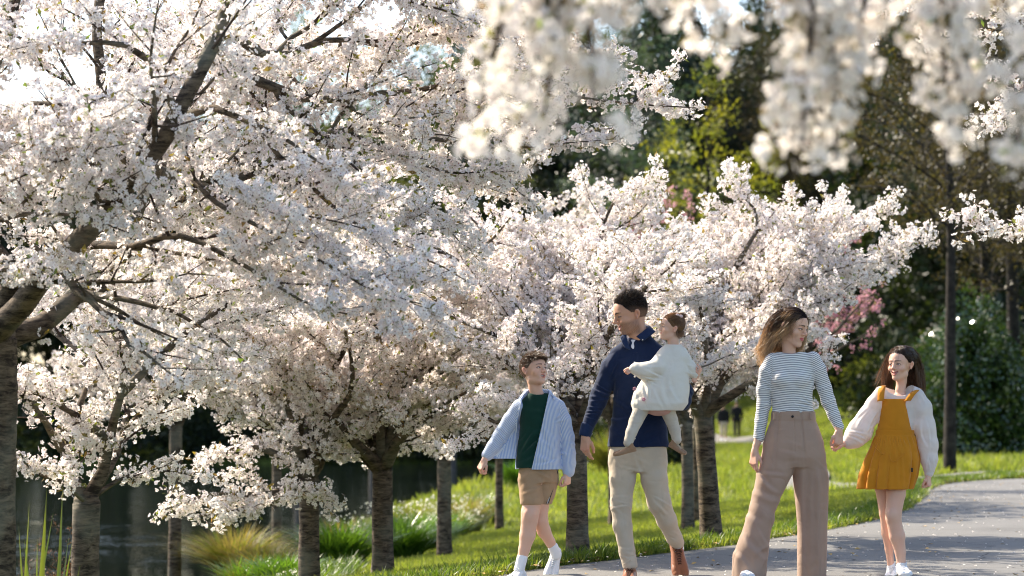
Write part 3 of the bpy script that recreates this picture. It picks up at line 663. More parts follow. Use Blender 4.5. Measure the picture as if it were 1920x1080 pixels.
def wood_tree(name, label, cat, px, D, toppy, rad, sources, group, kind='leafy', low=.15, zb=None, bark=None, nl=26, tr=.2, dens=1.0, foliage='leaves', lean=0, scl=(.7, 1.3), **kw):
    x = (px - 960) / FPX * D; zb = float(H(x, D)) if zb is None else zb
    top = CAM_Z + (782 - toppy) / FPX * D; hgt = top - zb
    g = dict(sp1=.75, sp2=.55, l1=.45, l2=.45, cl_gap=.42, cl_off=.28, maxr=.06, tipr=.008, step=.5, minlen=.45, depth=2, up=.18); g.update(kw)
    G = Grower(**g); b = np.array([x, D, zb]); limbs = []; a0 = rng.uniform(0, 6.28)
    tp = np.array([x + lean, D, zb + hgt * .9])
    for i in range(nl):
        u = low + (1 - low) * (i + .5) / nl * .92; p = b + (tp - b) * u; a = a0 + i * 2.399
        prof = math.sin(math.pi * min(1, max(0.0, ((u - low) / (1 - low)) * .78 + .2))) if kind == 'leafy' else (1 - .8 * (u - low) / (1 - low))
        e = rad * max(.25, prof) * rng.uniform(.7, 1.15); ris = (.5 if kind == 'leafy' else .02) * e
        d = np.array([math.cos(a), math.sin(a), 0])
        limbs.append(dict(p=[p, p + d * e * .5 + [0, 0, ris * .7], p + d * e + [0, 0, ris]], r=tr * .4 * (1.1 - u), r1=.012, dens=dens, jit=.04))
    limbs.append(dict(p=[b + (tp - b) * .85, tp, tp + [0, 0, hgt * .1]], r=tr * .15, r1=.012, dens=dens))
    return make_tree(name, label, cat, tuple(b), [(b - [0, 0, .3], tr), (b + (tp - b) * .5 + [rng.normal(0, .15), 0, 0], tr * .65), (tp, tr * .15)], limbs, G, sources, group, bark or M_BARK_D, M_BARK_D, scl, foliage, 10)

WG = 'dark evergreen trees closing the view behind the park'
ev = [(-60, 140, 330, 6), (90, 150, 235, 6), (235, 138, 260, 6), (370, 150, 210, 6), (500, 140, 160, 6), (640, 146, 190, 6.5), (780, 138, 110, 6), (905, 150, -40, 6.5), (1040, 142, -80, 6), (1170, 152, -20, 6),
      (1290, 140, 20, 6), (1420, 150, -80, 6.5), (1530, 142, -60, 6.5), (1640, 150, -80, 6.5), (1750, 140, -70, 6.5), (1870, 150, -80, 6.5), (1990, 140, -60, 6.5), (1835, 104, 60, 5.0), (1715, 116, 80, 5.0), (1245, 128, -90, 5.5)]
evl = ['dark evergreen behind the far bank at the left edge of the photo', 'dark evergreen far behind the second cherry trunk', 'dark evergreen across the pond behind the low fork of the cherry',
       'dark evergreen across the pond left of the golden tussock', 'dark evergreen across the pond above the golden tussock', 'dark evergreen across the pond, behind the pair of ridged cherry trunks', 'dark evergreen across the pond above the slim lawn cherry',
       'tall dark evergreen behind the boy', 'tall dark evergreen between boy and man', 'tall dark evergreen above the toddler', 'dark evergreen behind the yellow green tree', 'tall dark evergreen behind the hanging sprays, above the woman',
       'tall dark evergreen above the pink plum by the woman', 'tall dark evergreen behind the bare brown trees, above the girl', 'tall dark evergreen behind the single dark trunk at right', 'tall dark evergreen behind the glossy bush', 'dark evergreen at the right edge of the photo', 'nearer dark evergreen directly behind the tall glossy bush', 'nearer dark evergreen between the girl and the single dark trunk', 'nearer tall dark evergreen behind the yellow green trees']
for (px, D, ty, rd), lb in zip(ev, evl):
    wood_tree('evergreen_tree', lb, 'evergreen tree', px, D, ty, rd, C_DRK, WG, low=.05, nl=34, cl_gap=.75, sp1=1.0, sp2=.8, scl=(1.2, 2.2), cl_off=.5, tr=.3)
TG = 'gum trees with blue green leaves'
for px, D, ty, rd, lb in [(560, 105, -60, 4.2, 'tall thin gum tree with sky showing through at the top, left of centre'), (850, 112, -90, 4.2, 'tall gum tree rising above the middle of the blossom'), (1190, 92, -100, 3.4, 'dark blue green gum tree left of the yellow green tree'),
                          (700, 118, 60, 4, 'lower gum tree under the open sky between two tall ones')]:
    wood_tree('gum_tree', lb, 'gum tree', px, D, ty, rd, C_TEA if px > 1000 else C_OLI, TG, low=.25, nl=24, bark=M_BARK_G, dens=.85)
YG = 'trees with fresh yellow green leaves'
for px, D, ty, rd, lb in [(1330, 78, 90, 2.6, 'sunlit yellow green tree right of centre behind the white crown'), (1250, 84, 240, 2.2, 'smaller sunlit yellow green tree beside the gum tree'), (1440, 120, 190, 3.0, 'yellow green tree fading into the bare brown wood')]:
    wood_tree('young_leaf_tree', lb, 'tree', px, D, ty, rd, C_YEL, YG, low=.2, nl=22, cl_gap=.5, dens=.8)
BG_ = 'bare brown trees with budding twigs'
for px, D, ty, rd, lb in [(1480, 124, -60, 5.5, 'bare brown budding tree above the woman'), (1590, 120, -80, 5.5, 'bare brown budding tree above the gap between woman and girl'), (1690, 122, -60, 5.5, 'bare brown budding tree above the girl'),
                          (1860, 62, -90, 3.6, 'bare brown budding tree above the glossy bush'), (1960, 56, 0, 3.2, 'bare brown budding tree at the right edge')]:
    wood_tree('bare_tree', lb, 'tree', px, D, ty, rd, C_BUD, BG_, low=.32 if D < 68 else .12, nl=30 if D < 68 else 44, cl_gap=.30 if D < 68 else .42, sp1=.4, sp2=.3, depth=3, l1=.5, cl_off=.12, tr=.16, step=.35, foliage='buds', tipr=.006)
# the two plain dark trunks at the right
for px, D, r, lb in [(1778, 44.5, .125, 'single straight dark trunk behind the girl at the right'), (1903, 60, .2, 'leaning dark trunk at the right edge of the glossy bush')]:
    wood_tree('dark_trunk_tree', lb, 'tree', px, D, -120, 2.6, C_BUD, BG_, low=.45, nl=22, cl_gap=.25, sp1=.45, sp2=.35, depth=3, cl_off=.12, tr=r, foliage='buds', step=.35, tipr=.006, lean=-.5 if px > 1850 else 0)

def bush(name, label, cat, px, D, rx, rz, n, sources, group=None, z0=None, scl=(.7, 1.3), ry=None, shell=.55, foliage='leaves', mat=None):
    x = (px - 960) / FPX * D; zb = float(H(x, D)) if z0 is None else z0; t = empty(name, (x, D, zb)); tag(t, label, cat, group)
    lob = rng.normal(size=(7, 3)) * [.45, .45, .3]; P = []
    ph = rng.uniform(0, 6.28, 6)
    d = rng.normal(size=(n, 3)); d[:, 2] = np.abs(d[:, 2]) * 1.1 - .15; d /= np.linalg.norm(d, axis=1)[:, None]
    az = np.arctan2(d[:, 1], d[:, 0]); lump = 1 + .14 * np.sin(3 * az + ph[0]) + .1 * np.sin(5 * az + 4 * d[:, 2] + ph[1]) + .1 * np.sin(7 * d[:, 2] + ph[2] + 2 * az)
    rr = (shell + (1 - shell) * rng.random(n) ** .6) * lump
    P = d * rr[:, None] * [rx, ry or rx, rz] + [x, D, zb + rz * .12]
    st = []
    for i in range(9):
        a = i * 2.399; e = np.array([math.cos(a) * rx * .6, math.sin(a) * rx * .6, rz * .75]); b = np.array([x, D, zb - .05])
        st.append((smooth_path([b, b + e * [.3, .3, .5], b + e], .2, .01), None))
    paths = [(p, np.linspace(.02 * rz + .005, .006, len(p)), 5) for p, _ in st]
    V, F = tube(paths); mesh_np('stems', V, F, M_BARK_D, t)
    scatter(foliage, P, rand_rots(n), rng.uniform(*scl, n), rng.integers(0, len(sources), n), sources, t)
    return t
bush('glossy_bush', 'tall glossy evergreen bush glinting in the sun behind the girl at the right', 'bush', 1835, 56, 1.25, 2.9, 1500, C_GLO, ry=1.0)
bush('glossy_bush', 'lower glossy bush left of the tall one, right behind the single dark trunk', 'bush', 1760, 60, 1.0, 2.3, 900, C_GLO)
bush('round_bush', 'dark round bush with a pale top between man and cherry trunks', 'bush', 1205, 62, 1.35, 1.1, 700, [C_DRK[0], C_DRK[1], C_OLI[0]], scl=(.5, .9))
UG = 'low dark bushes along the edge of the wood'
ub = [(1440, 134, 3, 2.2), (1530, 128, 3, 2.0), (1640, 126, 3.4, 2.4), (1740, 100, 3, 3.0), (1950, 70, 2.4, 2.2), (1340, 136, 3, 2.5), (1240, 134, 3.2, 3.5), (1120, 133, 3.4, 3.5), (1000, 134, 3.4, 3.6), (880, 133, 3.4, 3.2), (750, 134, 3.4, 3.0), (620, 133, 3.4, 3.0), (490, 134, 3.4, 2.8), (360, 133, 3.4, 3.0), (230, 134, 3.4, 2.8), (100, 133, 3.4, 3.0), (-30, 134, 3.4, 3)]
ubl = ['left of the woman across the lawn', 'behind the shoulders of the woman', 'between woman and girl across the lawn', 'left of the lower glossy bush', 'at the right edge, beyond the path bend', 'behind the leaning cherry trunk', 'behind the toddler', 'behind the man',
       'behind the head of the boy', 'across the pond left of the boy', 'across the pond behind the lawn cherry', 'across the pond behind the ridged trunks', 'across the pond above the golden tussock', 'across the pond behind the pointing spray',
       'across the pond right of the low fork', 'across the pond behind the low fork', 'across the pond at the left edge']
for (px, D, rx, rz), lb in zip(ub, ubl):
    bush('understorey_bush', 'low dark bush by the wood, ' + lb, 'bush', px, D, rx, rz, 420, [C_DRK[0], C_DRK[2], C_OLI[1]], UG, scl=(.9, 1.7), z0=None if px > 1200 else -1.6)

# ================================================================ POND BANK PLANTS
M_SEDGE = plain_leaf('sedge_gold', (.21, .17, .07), (.16, .16, .05), .5, .5, .3, (1, .95, .6))
M_SEDGEG = plain_leaf('sedge_green', (.09, .14, .02), (.17, .19, .03), .5, .45, .4, (1, 1, .4))
M_CLUMP = plain_leaf('clump_green', (.05, .12, .02), (.09, .17, .03), .45, .3, .6, (1, 1, .4))
M_FLAX = plain_leaf('flax_leaf', (.11, .16, .04), (.16, .19, .05), .3, .35, .5, (1, 1, .4))
M_RUST = plain_leaf('rust_frond', (.14, .045, .02), (.10, .06, .03), .3)
M_DAISY = petal_mat('daisy_white', (.85, .83, .75), (.85, .80, .62))
def tussock(label, px, D, hgt, wid, mats, group, lean=1.1, n=420, z0=None, wd=.004):
    x = (px - 960) / FPX * D; zb = float(H(x, D)) if z0 is None else z0; t = empty('tussock', (x, D, zb)); tag(t, label, 'ornamental grass', group)
    for k, (m, nm, fr) in enumerate(mats):
        o = grass_tuft(nm, int(n * fr), hgt, wid * .22, m, int(px) + k, lean, wd, 4)
        COL.objects.link(o); o.parent = t; o['kind'] = 'stuff'
    return t
SG = 'golden and green grass clumps on the pond bank'
gold = [(M_SEDGE, 'golden_blades', .75), (M_SEDGEG, 'green_blades', .35)]; grn = [(M_CLUMP, 'green_blades', 1.0)]; mixd = [(M_SEDGE, 'golden_blades', .4), (M_CLUMP, 'green_blades', .7)]
tussock('big golden tussock drooping all round, left of the grey brown trunk', 445, 30, .72, 1.0, gold, SG, 1.25, 1500, wd=.006, z0=-1.0)
tussock('smaller golden green tussock against the right side of the big one', 500, 29, .55, .8, gold, SG, 1.1, 900, wd=.006, z0=-1.0)
tussock('golden tussock half hidden between the first two lawn trunks', 650, 36, .6, 1.0, gold, SG, 1.2, 1000, wd=.007)
tussock('bright green strappy clump between the two nearer trunks', 640, 27.5, .62, 1.1, grn, SG, .9, 1300, wd=.009)
tussock('green strappy clump just right of the ridged trunk', 755, 29, .6, 1.1, grn, SG, .9, 1200, wd=.009)
tussock('green strappy clump left of the slim lawn cherry', 795, 31, .6, 1.1, grn, SG, .9, 1200, wd=.009)
tussock('reddish golden grass left of the slim lawn cherry', 780, 40, .75, 1.1, gold, SG, .9, 1100, wd=.008)
tussock('golden upright grass just right of the slim lawn cherry', 870, 42, .75, 1.2, gold, SG, .7, 1100, wd=.008)
tussock('yellow green grass right of the slim lawn cherry, last before the water', 905, 44, .6, 1.2, mixd, SG, .7, 900, wd=.008)
tussock('green clump behind the slim lawn cherry', 850, 36, .5, .9, mixd, SG, .8, 800, wd=.009)
tussock('dark green sedge by the water beside the thinnest trunk', 975, 52, .6, 1.5, grn, SG, .8, 900, wd=.01)
tussock('dark green sedge by the water right behind the shorts of the boy', 1030, 58, .7, 1.6, grn, SG, .8, 900, wd=.01)
tussock('golden tussock crowning the dark round bush behind the man', 1150, 56, 1.1, 1.6, gold, SG, 1.0, 1300, wd=.01)
tussock('green grass clump low at the bottom edge right of the flax', 470, 24, .4, .9, mixd, SG, .9, 700, wd=.008)
tussock('green grass clump at the bottom edge left of the grey brown trunk', 535, 23, .36, 1.1, grn, SG, .9, 1000, wd=.008)
tussock('yellow grass sprigs at the bottom edge right of the pale trunk', 235, 19, .35, .6, mixd, SG, .8, 300, wd=.006)
# daisy ground cover
n = 2600; x = rng.uniform(-3.6, -1.6, n); y = rng.uniform(20, 25.5, n)
DA = [blossom_cluster('daisy', 2, .012, .011, [M_DAISY, M_SEDGE, M_CLUMP], 60 + s, 1) for s in range(3)]
zz = H(x, y)
o = scatter('ground_cover', np.stack([x, y, zz + .02], -1), rand_rots(n, True), rng.uniform(1.2, 2.6, n), rng.integers(3, 6, n) - 3, [TUFTS[4], TUFTS[5], TUFTS[4]])
n = 450; x = rng.uniform(-3.6, -1.6, n); y = rng.uniform(20, 25.5, n)
scatter('ground_cover_flowers', np.stack([x, y, H(x, y) + rng.uniform(.08, .2, n)], -1), rand_rots(n), rng.uniform(.8, 1.5, n), rng.integers(0, 3, n), DA)
# flowering heads glinting over the bank plants
for px, D, s_, nn in [(640, 27.5, .5, 50), (770, 30, .6, 70), (800, 38, .8, 130), (860, 41, .8, 110), (690, 33, .6, 50)]:
    x0 = (px - 960) / FPX * D; q = np.stack([rng.normal(x0, s_ * .45, nn), rng.normal(D, s_ * .4, nn), np.zeros(nn)], -1); q[:, 2] = H(q[:, 0], q[:, 1]) + rng.uniform(.3, .75, nn)
    scatter('seed_heads', q, rand_rots(nn), rng.uniform(.9, 1.8, nn), rng.integers(0, 3, nn), DA)
# flax at the bottom left: every leaf a blade of its own
t = empty('flax_plant', (-2.95, 14.2, float(H(-2.95, 14.2)))); tag(t, 'green flax with tall upright sword leaves at the bottom left corner', 'flax plant')
FLX = [(55, 940, 62, 1100, .02), (88, 915, 66, 1100, .034), (118, 905, 75, 1100, .03), (130, 1000, 78, 1110, .022), (35, 985, 60, 1100, .02), (135, 1020, 60, 1120, .026), (70, 1010, 85, 1110, .02), (100, 960, 52, 1110, .024), (150, 1060, 90, 1120, .02), (20, 1040, 50, 1120, .02), (45, 1010, 95, 1120, .018)]
for tx, ty, bx, by, wd in FLX:
    Dd = 14.2 + rng.normal(0, .15); p0 = A(bx, by, Dd); p0[2] = float(H(p0[0], p0[1])) - .02; p1 = A(tx, ty, Dd + rng.normal(0, .1)); m = p0 * .45 + p1 * .55 + [rng.normal(0, .02), 0, .02]
    P = smooth_path([p0, m, p1], .08, 0); k = len(P); u = np.linspace(0, 1, k); w_ = wd * .5 * np.clip(np.minimum(1, (1 - u) * 2.6), .02, 1); ang = rng.uniform(-.5, .5); s_ = np.array([math.cos(ang), math.sin(ang), 0]); nn_ = np.array([-math.sin(ang), math.cos(ang), 0])
    V = np.stack([P - s_ * w_[:, None], P + nn_ * w_[:, None] * .35, P + s_ * w_[:, None]], 1).reshape(-1, 3); i = np.arange(k - 1)[:, None] * 3 + np.arange(2)[None]
    mesh_np('leaf', V, np.stack([i, i + 1, i + 4, i + 3], -1).reshape(-1, 4), M_FLAX, t)
C_RST = [leaf_clump('frond_clump', 26, .09, .035, .2, M_RUST, 70 + s, 1.0) for s in range(3)]
bush('rust_shrub', 'rusty brown feathery shrub between the flax and the pale trunk', 'shrub', 112, 17.5, .26, .75, 260, C_RST, z0=-.75, shell=.1, foliage='fronds')
# ================================================================ SIGNED DISTANCE SCULPTING
import openvdb as vdb
class Shape:
    def __init__(s): s.pr = []
    def _add(s, fn, lo, hi, op, k): s.pr.append((fn, np.array(lo, float), np.array(hi, float), op, k)); return s
    def cap(s, a, b, ra, rb, k=.01, op='add'):
        a = np.array(a, float); b = np.array(b, float); ab = b - a; L2 = max(float(ab @ ab), 1e-9); r = max(ra, rb)
        def fn(x, y, z):
            t = np.clip(((x - a[0]) * ab[0] + (y - a[1]) * ab[1] + (z - a[2]) * ab[2]) / L2, 0, 1)
            return np.sqrt((x - a[0] - t * ab[0]) ** 2 + (y - a[1] - t * ab[1]) ** 2 + (z - a[2] - t * ab[2]) ** 2) - (ra + (rb - ra) * t)
        return s._add(fn, np.minimum(a, b) - r, np.maximum(a, b) + r, op, k)
    def chain(s, pts, k=.01, op='add'):
        for (a, ra), (b, rb) in zip(pts[:-1], pts[1:]): s.cap(a, b, ra, rb, k, op)
        return s
    def ell(s, c, r, k=.01, op='add', M=None):
        c = np.array(c, float); r = np.array(r, float) * np.ones(3)
        Mi = None if M is None else np.array(M)[:3, :3].T        # world to local (rotation only)
        def fn(x, y, z):
            X, Y, Z = x - c[0], y - c[1], z - c[2]
            if Mi is not None: X, Y, Z = (Mi[0, 0] * X + Mi[0, 1] * Y + Mi[0, 2] * Z, Mi[1, 0] * X + Mi[1, 1] * Y + Mi[1, 2] * Z, Mi[2, 0] * X + Mi[2, 1] * Y + Mi[2, 2] * Z)
            k0 = np.sqrt((X / r[0]) ** 2 + (Y / r[1]) ** 2 + (Z / r[2]) ** 2) + 1e-9
            k1 = np.sqrt((X / r[0] ** 2) ** 2 + (Y / r[1] ** 2) ** 2 + (Z / r[2] ** 2) ** 2) + 1e-9
            return k0 * (k0 - 1) / k1
        m = r if M is None else np.full(3, r.max())
        return s._add(fn, c - m, c + m, op, k)
    def loft(s, st, k=.01, op='add', pw=2.0, yaw=0.0, caps=True, shell=None, cut=None, warp=None):
        """st: rows (z, cx, cy, rx, ry), stacked along z"""
        st = np.array(sorted(st), float); zz = np.linspace(st[0, 0], st[-1, 0], 160)
        cs = [np.interp(zz, st[:, 0], st[:, i]) for i in range(1, 5)]
        ker = np.hanning(13); ker /= ker.sum(); cs = [np.convolve(np.pad(c, 6, mode='edge'), ker, 'valid') for c in cs]
        ca, sa = math.cos(yaw), math.sin(yaw)
        def fn(x, y, z):
            cx, cy_, rx, ry = [np.interp(z, zz, c) for c in cs]
            X = (x - cx) * ca + (y - cy_) * sa; Y = -(x - cx) * sa + (y - cy_) * ca
            if pw == 2.0: q = np.sqrt((X / rx) ** 2 + (Y / ry) ** 2) + 1e-6
            else: q = (np.abs(X / rx) ** pw + np.abs(Y / ry) ** pw) ** (1 / pw) + 1e-6
            rr = np.sqrt(X * X + Y * Y) + 1e-6
            d = rr * (1 - 1 / q)                        # radial distance
            d = d * np.clip(.55 + .45 * np.minimum(rx, ry) / np.maximum(rx, ry), 0, 1)
            if warp is not None: d = d + warp(x, y, z)
            if shell: d = np.abs(d) - shell
            if cut is not None: d = np.maximum(d, cut(x, y, z, X, Y))
            if caps: d = np.maximum(d, np.maximum(st[0, 0] - z, z - st[-1, 0]))
            return d
        m = (st[:, 3:5].max(axis=1)) * 1.02 + (shell or 0) + (.03 if warp is not None else 0)
        lo = [(st[:, 1] - m).min(), (st[:, 2] - m).min(), st[0, 0]]; hi = [(st[:, 1] + m).max(), (st[:, 2] + m).max(), st[-1, 0]]
        return s._add(fn, lo, hi, op, k)
    def mesh(s, vox=.005, disp=None, rot=None, post=None):
        adds = [p for p in s.pr if p[3] == 'add']
        lo = np.min([p[1] for p in adds], axis=0) - 5 * vox; hi = np.max([p[2] for p in adds], axis=0) + 5 * vox
        n = np.ceil((hi - lo) / vox).astype(int) + 1; F = np.full(n, .06, np.float32)
        ax = [lo[i] + vox * np.arange(n[i]) for i in range(3)]
        for fn, bl, bh, op, k in s.pr:
            mg = k + 3.5 * vox; i0 = np.maximum(((bl - mg - lo) / vox).astype(int), 0); i1 = np.minimum(((bh + mg - lo) / vox).astype(int) + 2, n)
            if np.any(i1 <= i0): continue
            sl = tuple(slice(a, b) for a, b in zip(i0, i1))
            d = fn(ax[0][sl[0]][:, None, None], ax[1][sl[1]][None, :, None], ax[2][sl[2]][None, None, :]).astype(np.float32)
            S = F[sl]
            if op == 'add':
                if k > 0: h = np.clip(.5 + .5 * (S - d) / k, 0, 1); F[sl] = S * (1 - h) + d * h - k * h * (1 - h)
                else: F[sl] = np.minimum(S, d)
            elif op == 'sub':
                if k > 0: h = np.clip(.5 - .5 * (S + d) / k, 0, 1); F[sl] = S * (1 - h) - d * h + k * h * (1 - h)
                else: F[sl] = np.maximum(S, -d)
        if disp is not None:
            ii = np.nonzero(np.abs(F) < .03); F[ii] += disp(ax[0][ii[0]], ax[1][ii[1]], ax[2][ii[2]]).astype(np.float32)
        F = np.clip(F, -3 * vox, 3 * vox)
        g = vdb.FloatGrid(3 * vox); g.copyFromArray(F)
        P, Q = g.convertToQuads(0.0)
        P = P * vox + lo
        return P.astype(float), Q[:, ::-1].astype(int)

def vnoise(x, y, z, s=1.0, seed=0.0):
    """cheap smooth pseudo noise"""
    x = x * s + seed; y = y * s + seed * 1.7; z = z * s - seed
    return (np.sin(x * 1.7 + 2.1 * np.sin(y * 1.3 + z * .7)) + np.sin(y * 2.3 + 1.7 * np.sin(z * 1.9 + x * .8)) + np.sin(z * 2.9 + 1.9 * np.sin(x * 1.1 - y))) / 3
def fold(c, d, lam, amp, r, sharp=1.0, seed=0.0):
    """a few irregular creases crossing direction d near c"""
    c = np.array(c, float); d = np.array(d, float); d /= np.linalg.norm(d); rg = np.random.default_rng(int(seed * 13 + abs(c[0]) * 1e4 + abs(c[2]) * 1e4) % 99991)
    e = np.cross(d, [0, 1.0, 0]); e /= np.linalg.norm(e) + 1e-9
    n = max(2, int(1.3 * r / lam) + 1); of = (np.arange(n) - (n - 1) / 2) * lam * 1.1 + rg.normal(0, lam * .25, n); cu = rg.normal(0, 1.6, n); sl = rg.normal(0, .28, n); am = rg.uniform(.45, 1.15, n); ce = rg.normal(0, r * .3, n); wi = rg.uniform(.8, 1.5, n)
    def fn(x, y, z):
        X, Y, Z = x - c[0], y - c[1], z - c[2]; q = np.exp(-(X * X + Y * Y + Z * Z) / (r * r)); s0 = X * d[0] + Y * d[1] + Z * d[2]; t = X * e[0] + Z * e[2]
        out = 0
        for i in range(n):
            s_ = (s0 - of[i] + cu[i] * t * t + sl[i] * t) / (lam * .24 * wi[i]); out = out + am[i] * (np.exp(-s_ * s_) - .7 * np.exp(-((s_ - 1.3) / .9) ** 2)) * np.exp(-((t - ce[i]) / (r * .8)) ** 2)
        return -1.5 * amp * q * out
    return fn
def sumf(*fs): return lambda x, y, z: sum(f(x, y, z) for f in fs)
def wrinkle(amp, s, seed=0.0, sz=.5):
    def f(x, y, z):
        n = vnoise(x, y, z * sz, s, seed); m = vnoise(x, y * .8, z * 1.3, s * 2.3, seed + 4)
        return amp * (1 - 2 * np.abs(n)) * .6 + amp * .35 * m
    return f

# ---------------------------------------------------------------- cloth and skin materials
def attr_col(N, name='col'):
    return N.n('ShaderNodeAttribute', attribute_name=name).outputs['Color']
def skin_mat(name='skin'):
    N = Nodes(name); c = attr_col(N); v = N.coords()
    n = N.noise(90, 3, v); n2 = N.noise(14, 3, v)
    c = N.mix(c, N.n('ShaderNodeMixRGB', {0: 1.0, 1: c, 2: (1.08, .86, .82)}, blend_type='MULTIPLY').outputs[0], N.math('MULTIPLY', n2, .6))
    b = N.pbsdf(c, .5, N.bump(n, .12, .001), .35, **{'Subsurface Weight': .12, 'Subsurface Radius': (1.0, .35, .2), 'Subsurface Scale': .012})
    return N.done(b)
M_SKIN = skin_mat()
def cloth_mat(name, col, rough=.85, weave=700, tr=0.0, tcol=None, bstr=.25, var=.12, spec=.15, fold_=.38):
    N = Nodes(name); v = N.coords(); n = N.noise(weave * .4, 2, v); n2 = N.noise(9, 4, v)
    c = N.mix(col, tuple(x * (1 - var * 2) for x in col), n2)
    rg = N.math('ABSOLUTE', N.math('SUBTRACT', N.noise(8, 1.5, N.coords((1, 1, .75)), .4, .7), .5))
    bm = N.bump(rg, fold_, .05)
    bm = N.bump(N.math('ADD', n, N.math('MULTIPLY', N.noise(38, 3, v), .8)), bstr, .003, bm)
    s = N.pbsdf(c, rough, bm, spec, **{'Sheen Weight': .15})
    if tr > 0:
        t = N.n('ShaderNodeBsdfTranslucent', {'Color': (*(tcol or col), 1)}).outputs[0]
        s = N.n('ShaderNodeMixShader', {0: tr, 1: s, 2: t}).outputs[0]
    return N.done(s)
def stripe_mat(name, ca, cb, period, duty, attr='sc', rough=.85, tr=0.0):
    """stripes follow the point attribute sc (metres along the cloth)"""
    N = Nodes(name); f = N.n('ShaderNodeAttribute', attribute_name=attr).outputs['Fac']
    m = N.math('FRACT', N.math('MULTIPLY', f, 1 / period)); e = .06
    d = N.math('ABSOLUTE', N.math('SUBTRACT', m, .5)); fac = N.n('ShaderNodeMapRange', {0: d, 1: duty * .5 - e, 2: duty * .5 + e, 3: 1.0, 4: 0.0}).outputs[0]
    v = N.coords(); n = N.noise(250, 2, v); c = N.mix(ca, cb, fac)
    rg = N.math('ABSOLUTE', N.math('SUBTRACT', N.noise(8, 1.5, N.coords((1, 1, .75)), .4, .7), .5))
    s = N.pbsdf(c, rough, N.bump(N.math('ADD', n, N.noise(38, 3, v)), .25, .003, N.bump(rg, .35, .05)), .15, **{'Sheen Weight': .15})
    if tr > 0:
        t = N.n('ShaderNodeBsdfTranslucent', {'Color': c}).outputs[0]; s = N.n('ShaderNodeMixShader', {0: tr, 1: s, 2: t}).outputs[0]
    return N.done(s)
def hair_mat(name='hair'):
    N = Nodes(name); c = attr_col(N)
    s = N.pbsdf(c, .38, None, .55, **{'Anisotropic': .4})
    t = N.n('ShaderNodeBsdfTranslucent', {'Color': N.n('ShaderNodeMixRGB', {0: 1.0, 1: c, 2: (1.5, 1.3, 1.1)}, blend_type='MULTIPLY').outputs[0]}).outputs[0]
    return N.done(N.n('ShaderNodeMixShader', {0: .3, 1: s, 2: t}).outputs[0])
M_HAIR = hair_mat()
N = Nodes('eye'); M_EYE = N.done(N.pbsdf(attr_col(N), .12, None, .6))
N = Nodes('teeth'); M_TEETH = N.done(N.pbsdf((.82, .78, .70), .25, None, .5))
N = Nodes('mouth_inside'); M_MOUTH = N.done(N.pbsdf((.12, .02, .02), .5))

def rot3(yaw, pitch=0, roll=0):
    return np.array((Matrix.Rotation(R(yaw), 3, 'Z') @ Matrix.Rotation(R(pitch), 3, 'X') @ Matrix.Rotation(R(roll), 3, 'Y')))

def uvsphere(c, r, nu=16, nv=12):
    u = np.linspace(0, 2 * math.pi, nu, endpoint=False); v = np.linspace(0.0, math.pi, nv)
    V = np.array([[math.sin(b) * math.cos(a), math.sin(b) * math.sin(a), math.cos(b)] for b in v for a in u])
    i = np.arange(nv - 1)[:, None] * nu; j = np.arange(nu)[None]; k = (j + 1) % nu
    return np.array(c) + V * r, np.stack([i + j, i + nu + j, i + nu + k, i + k], -1).reshape(-1, 4), V

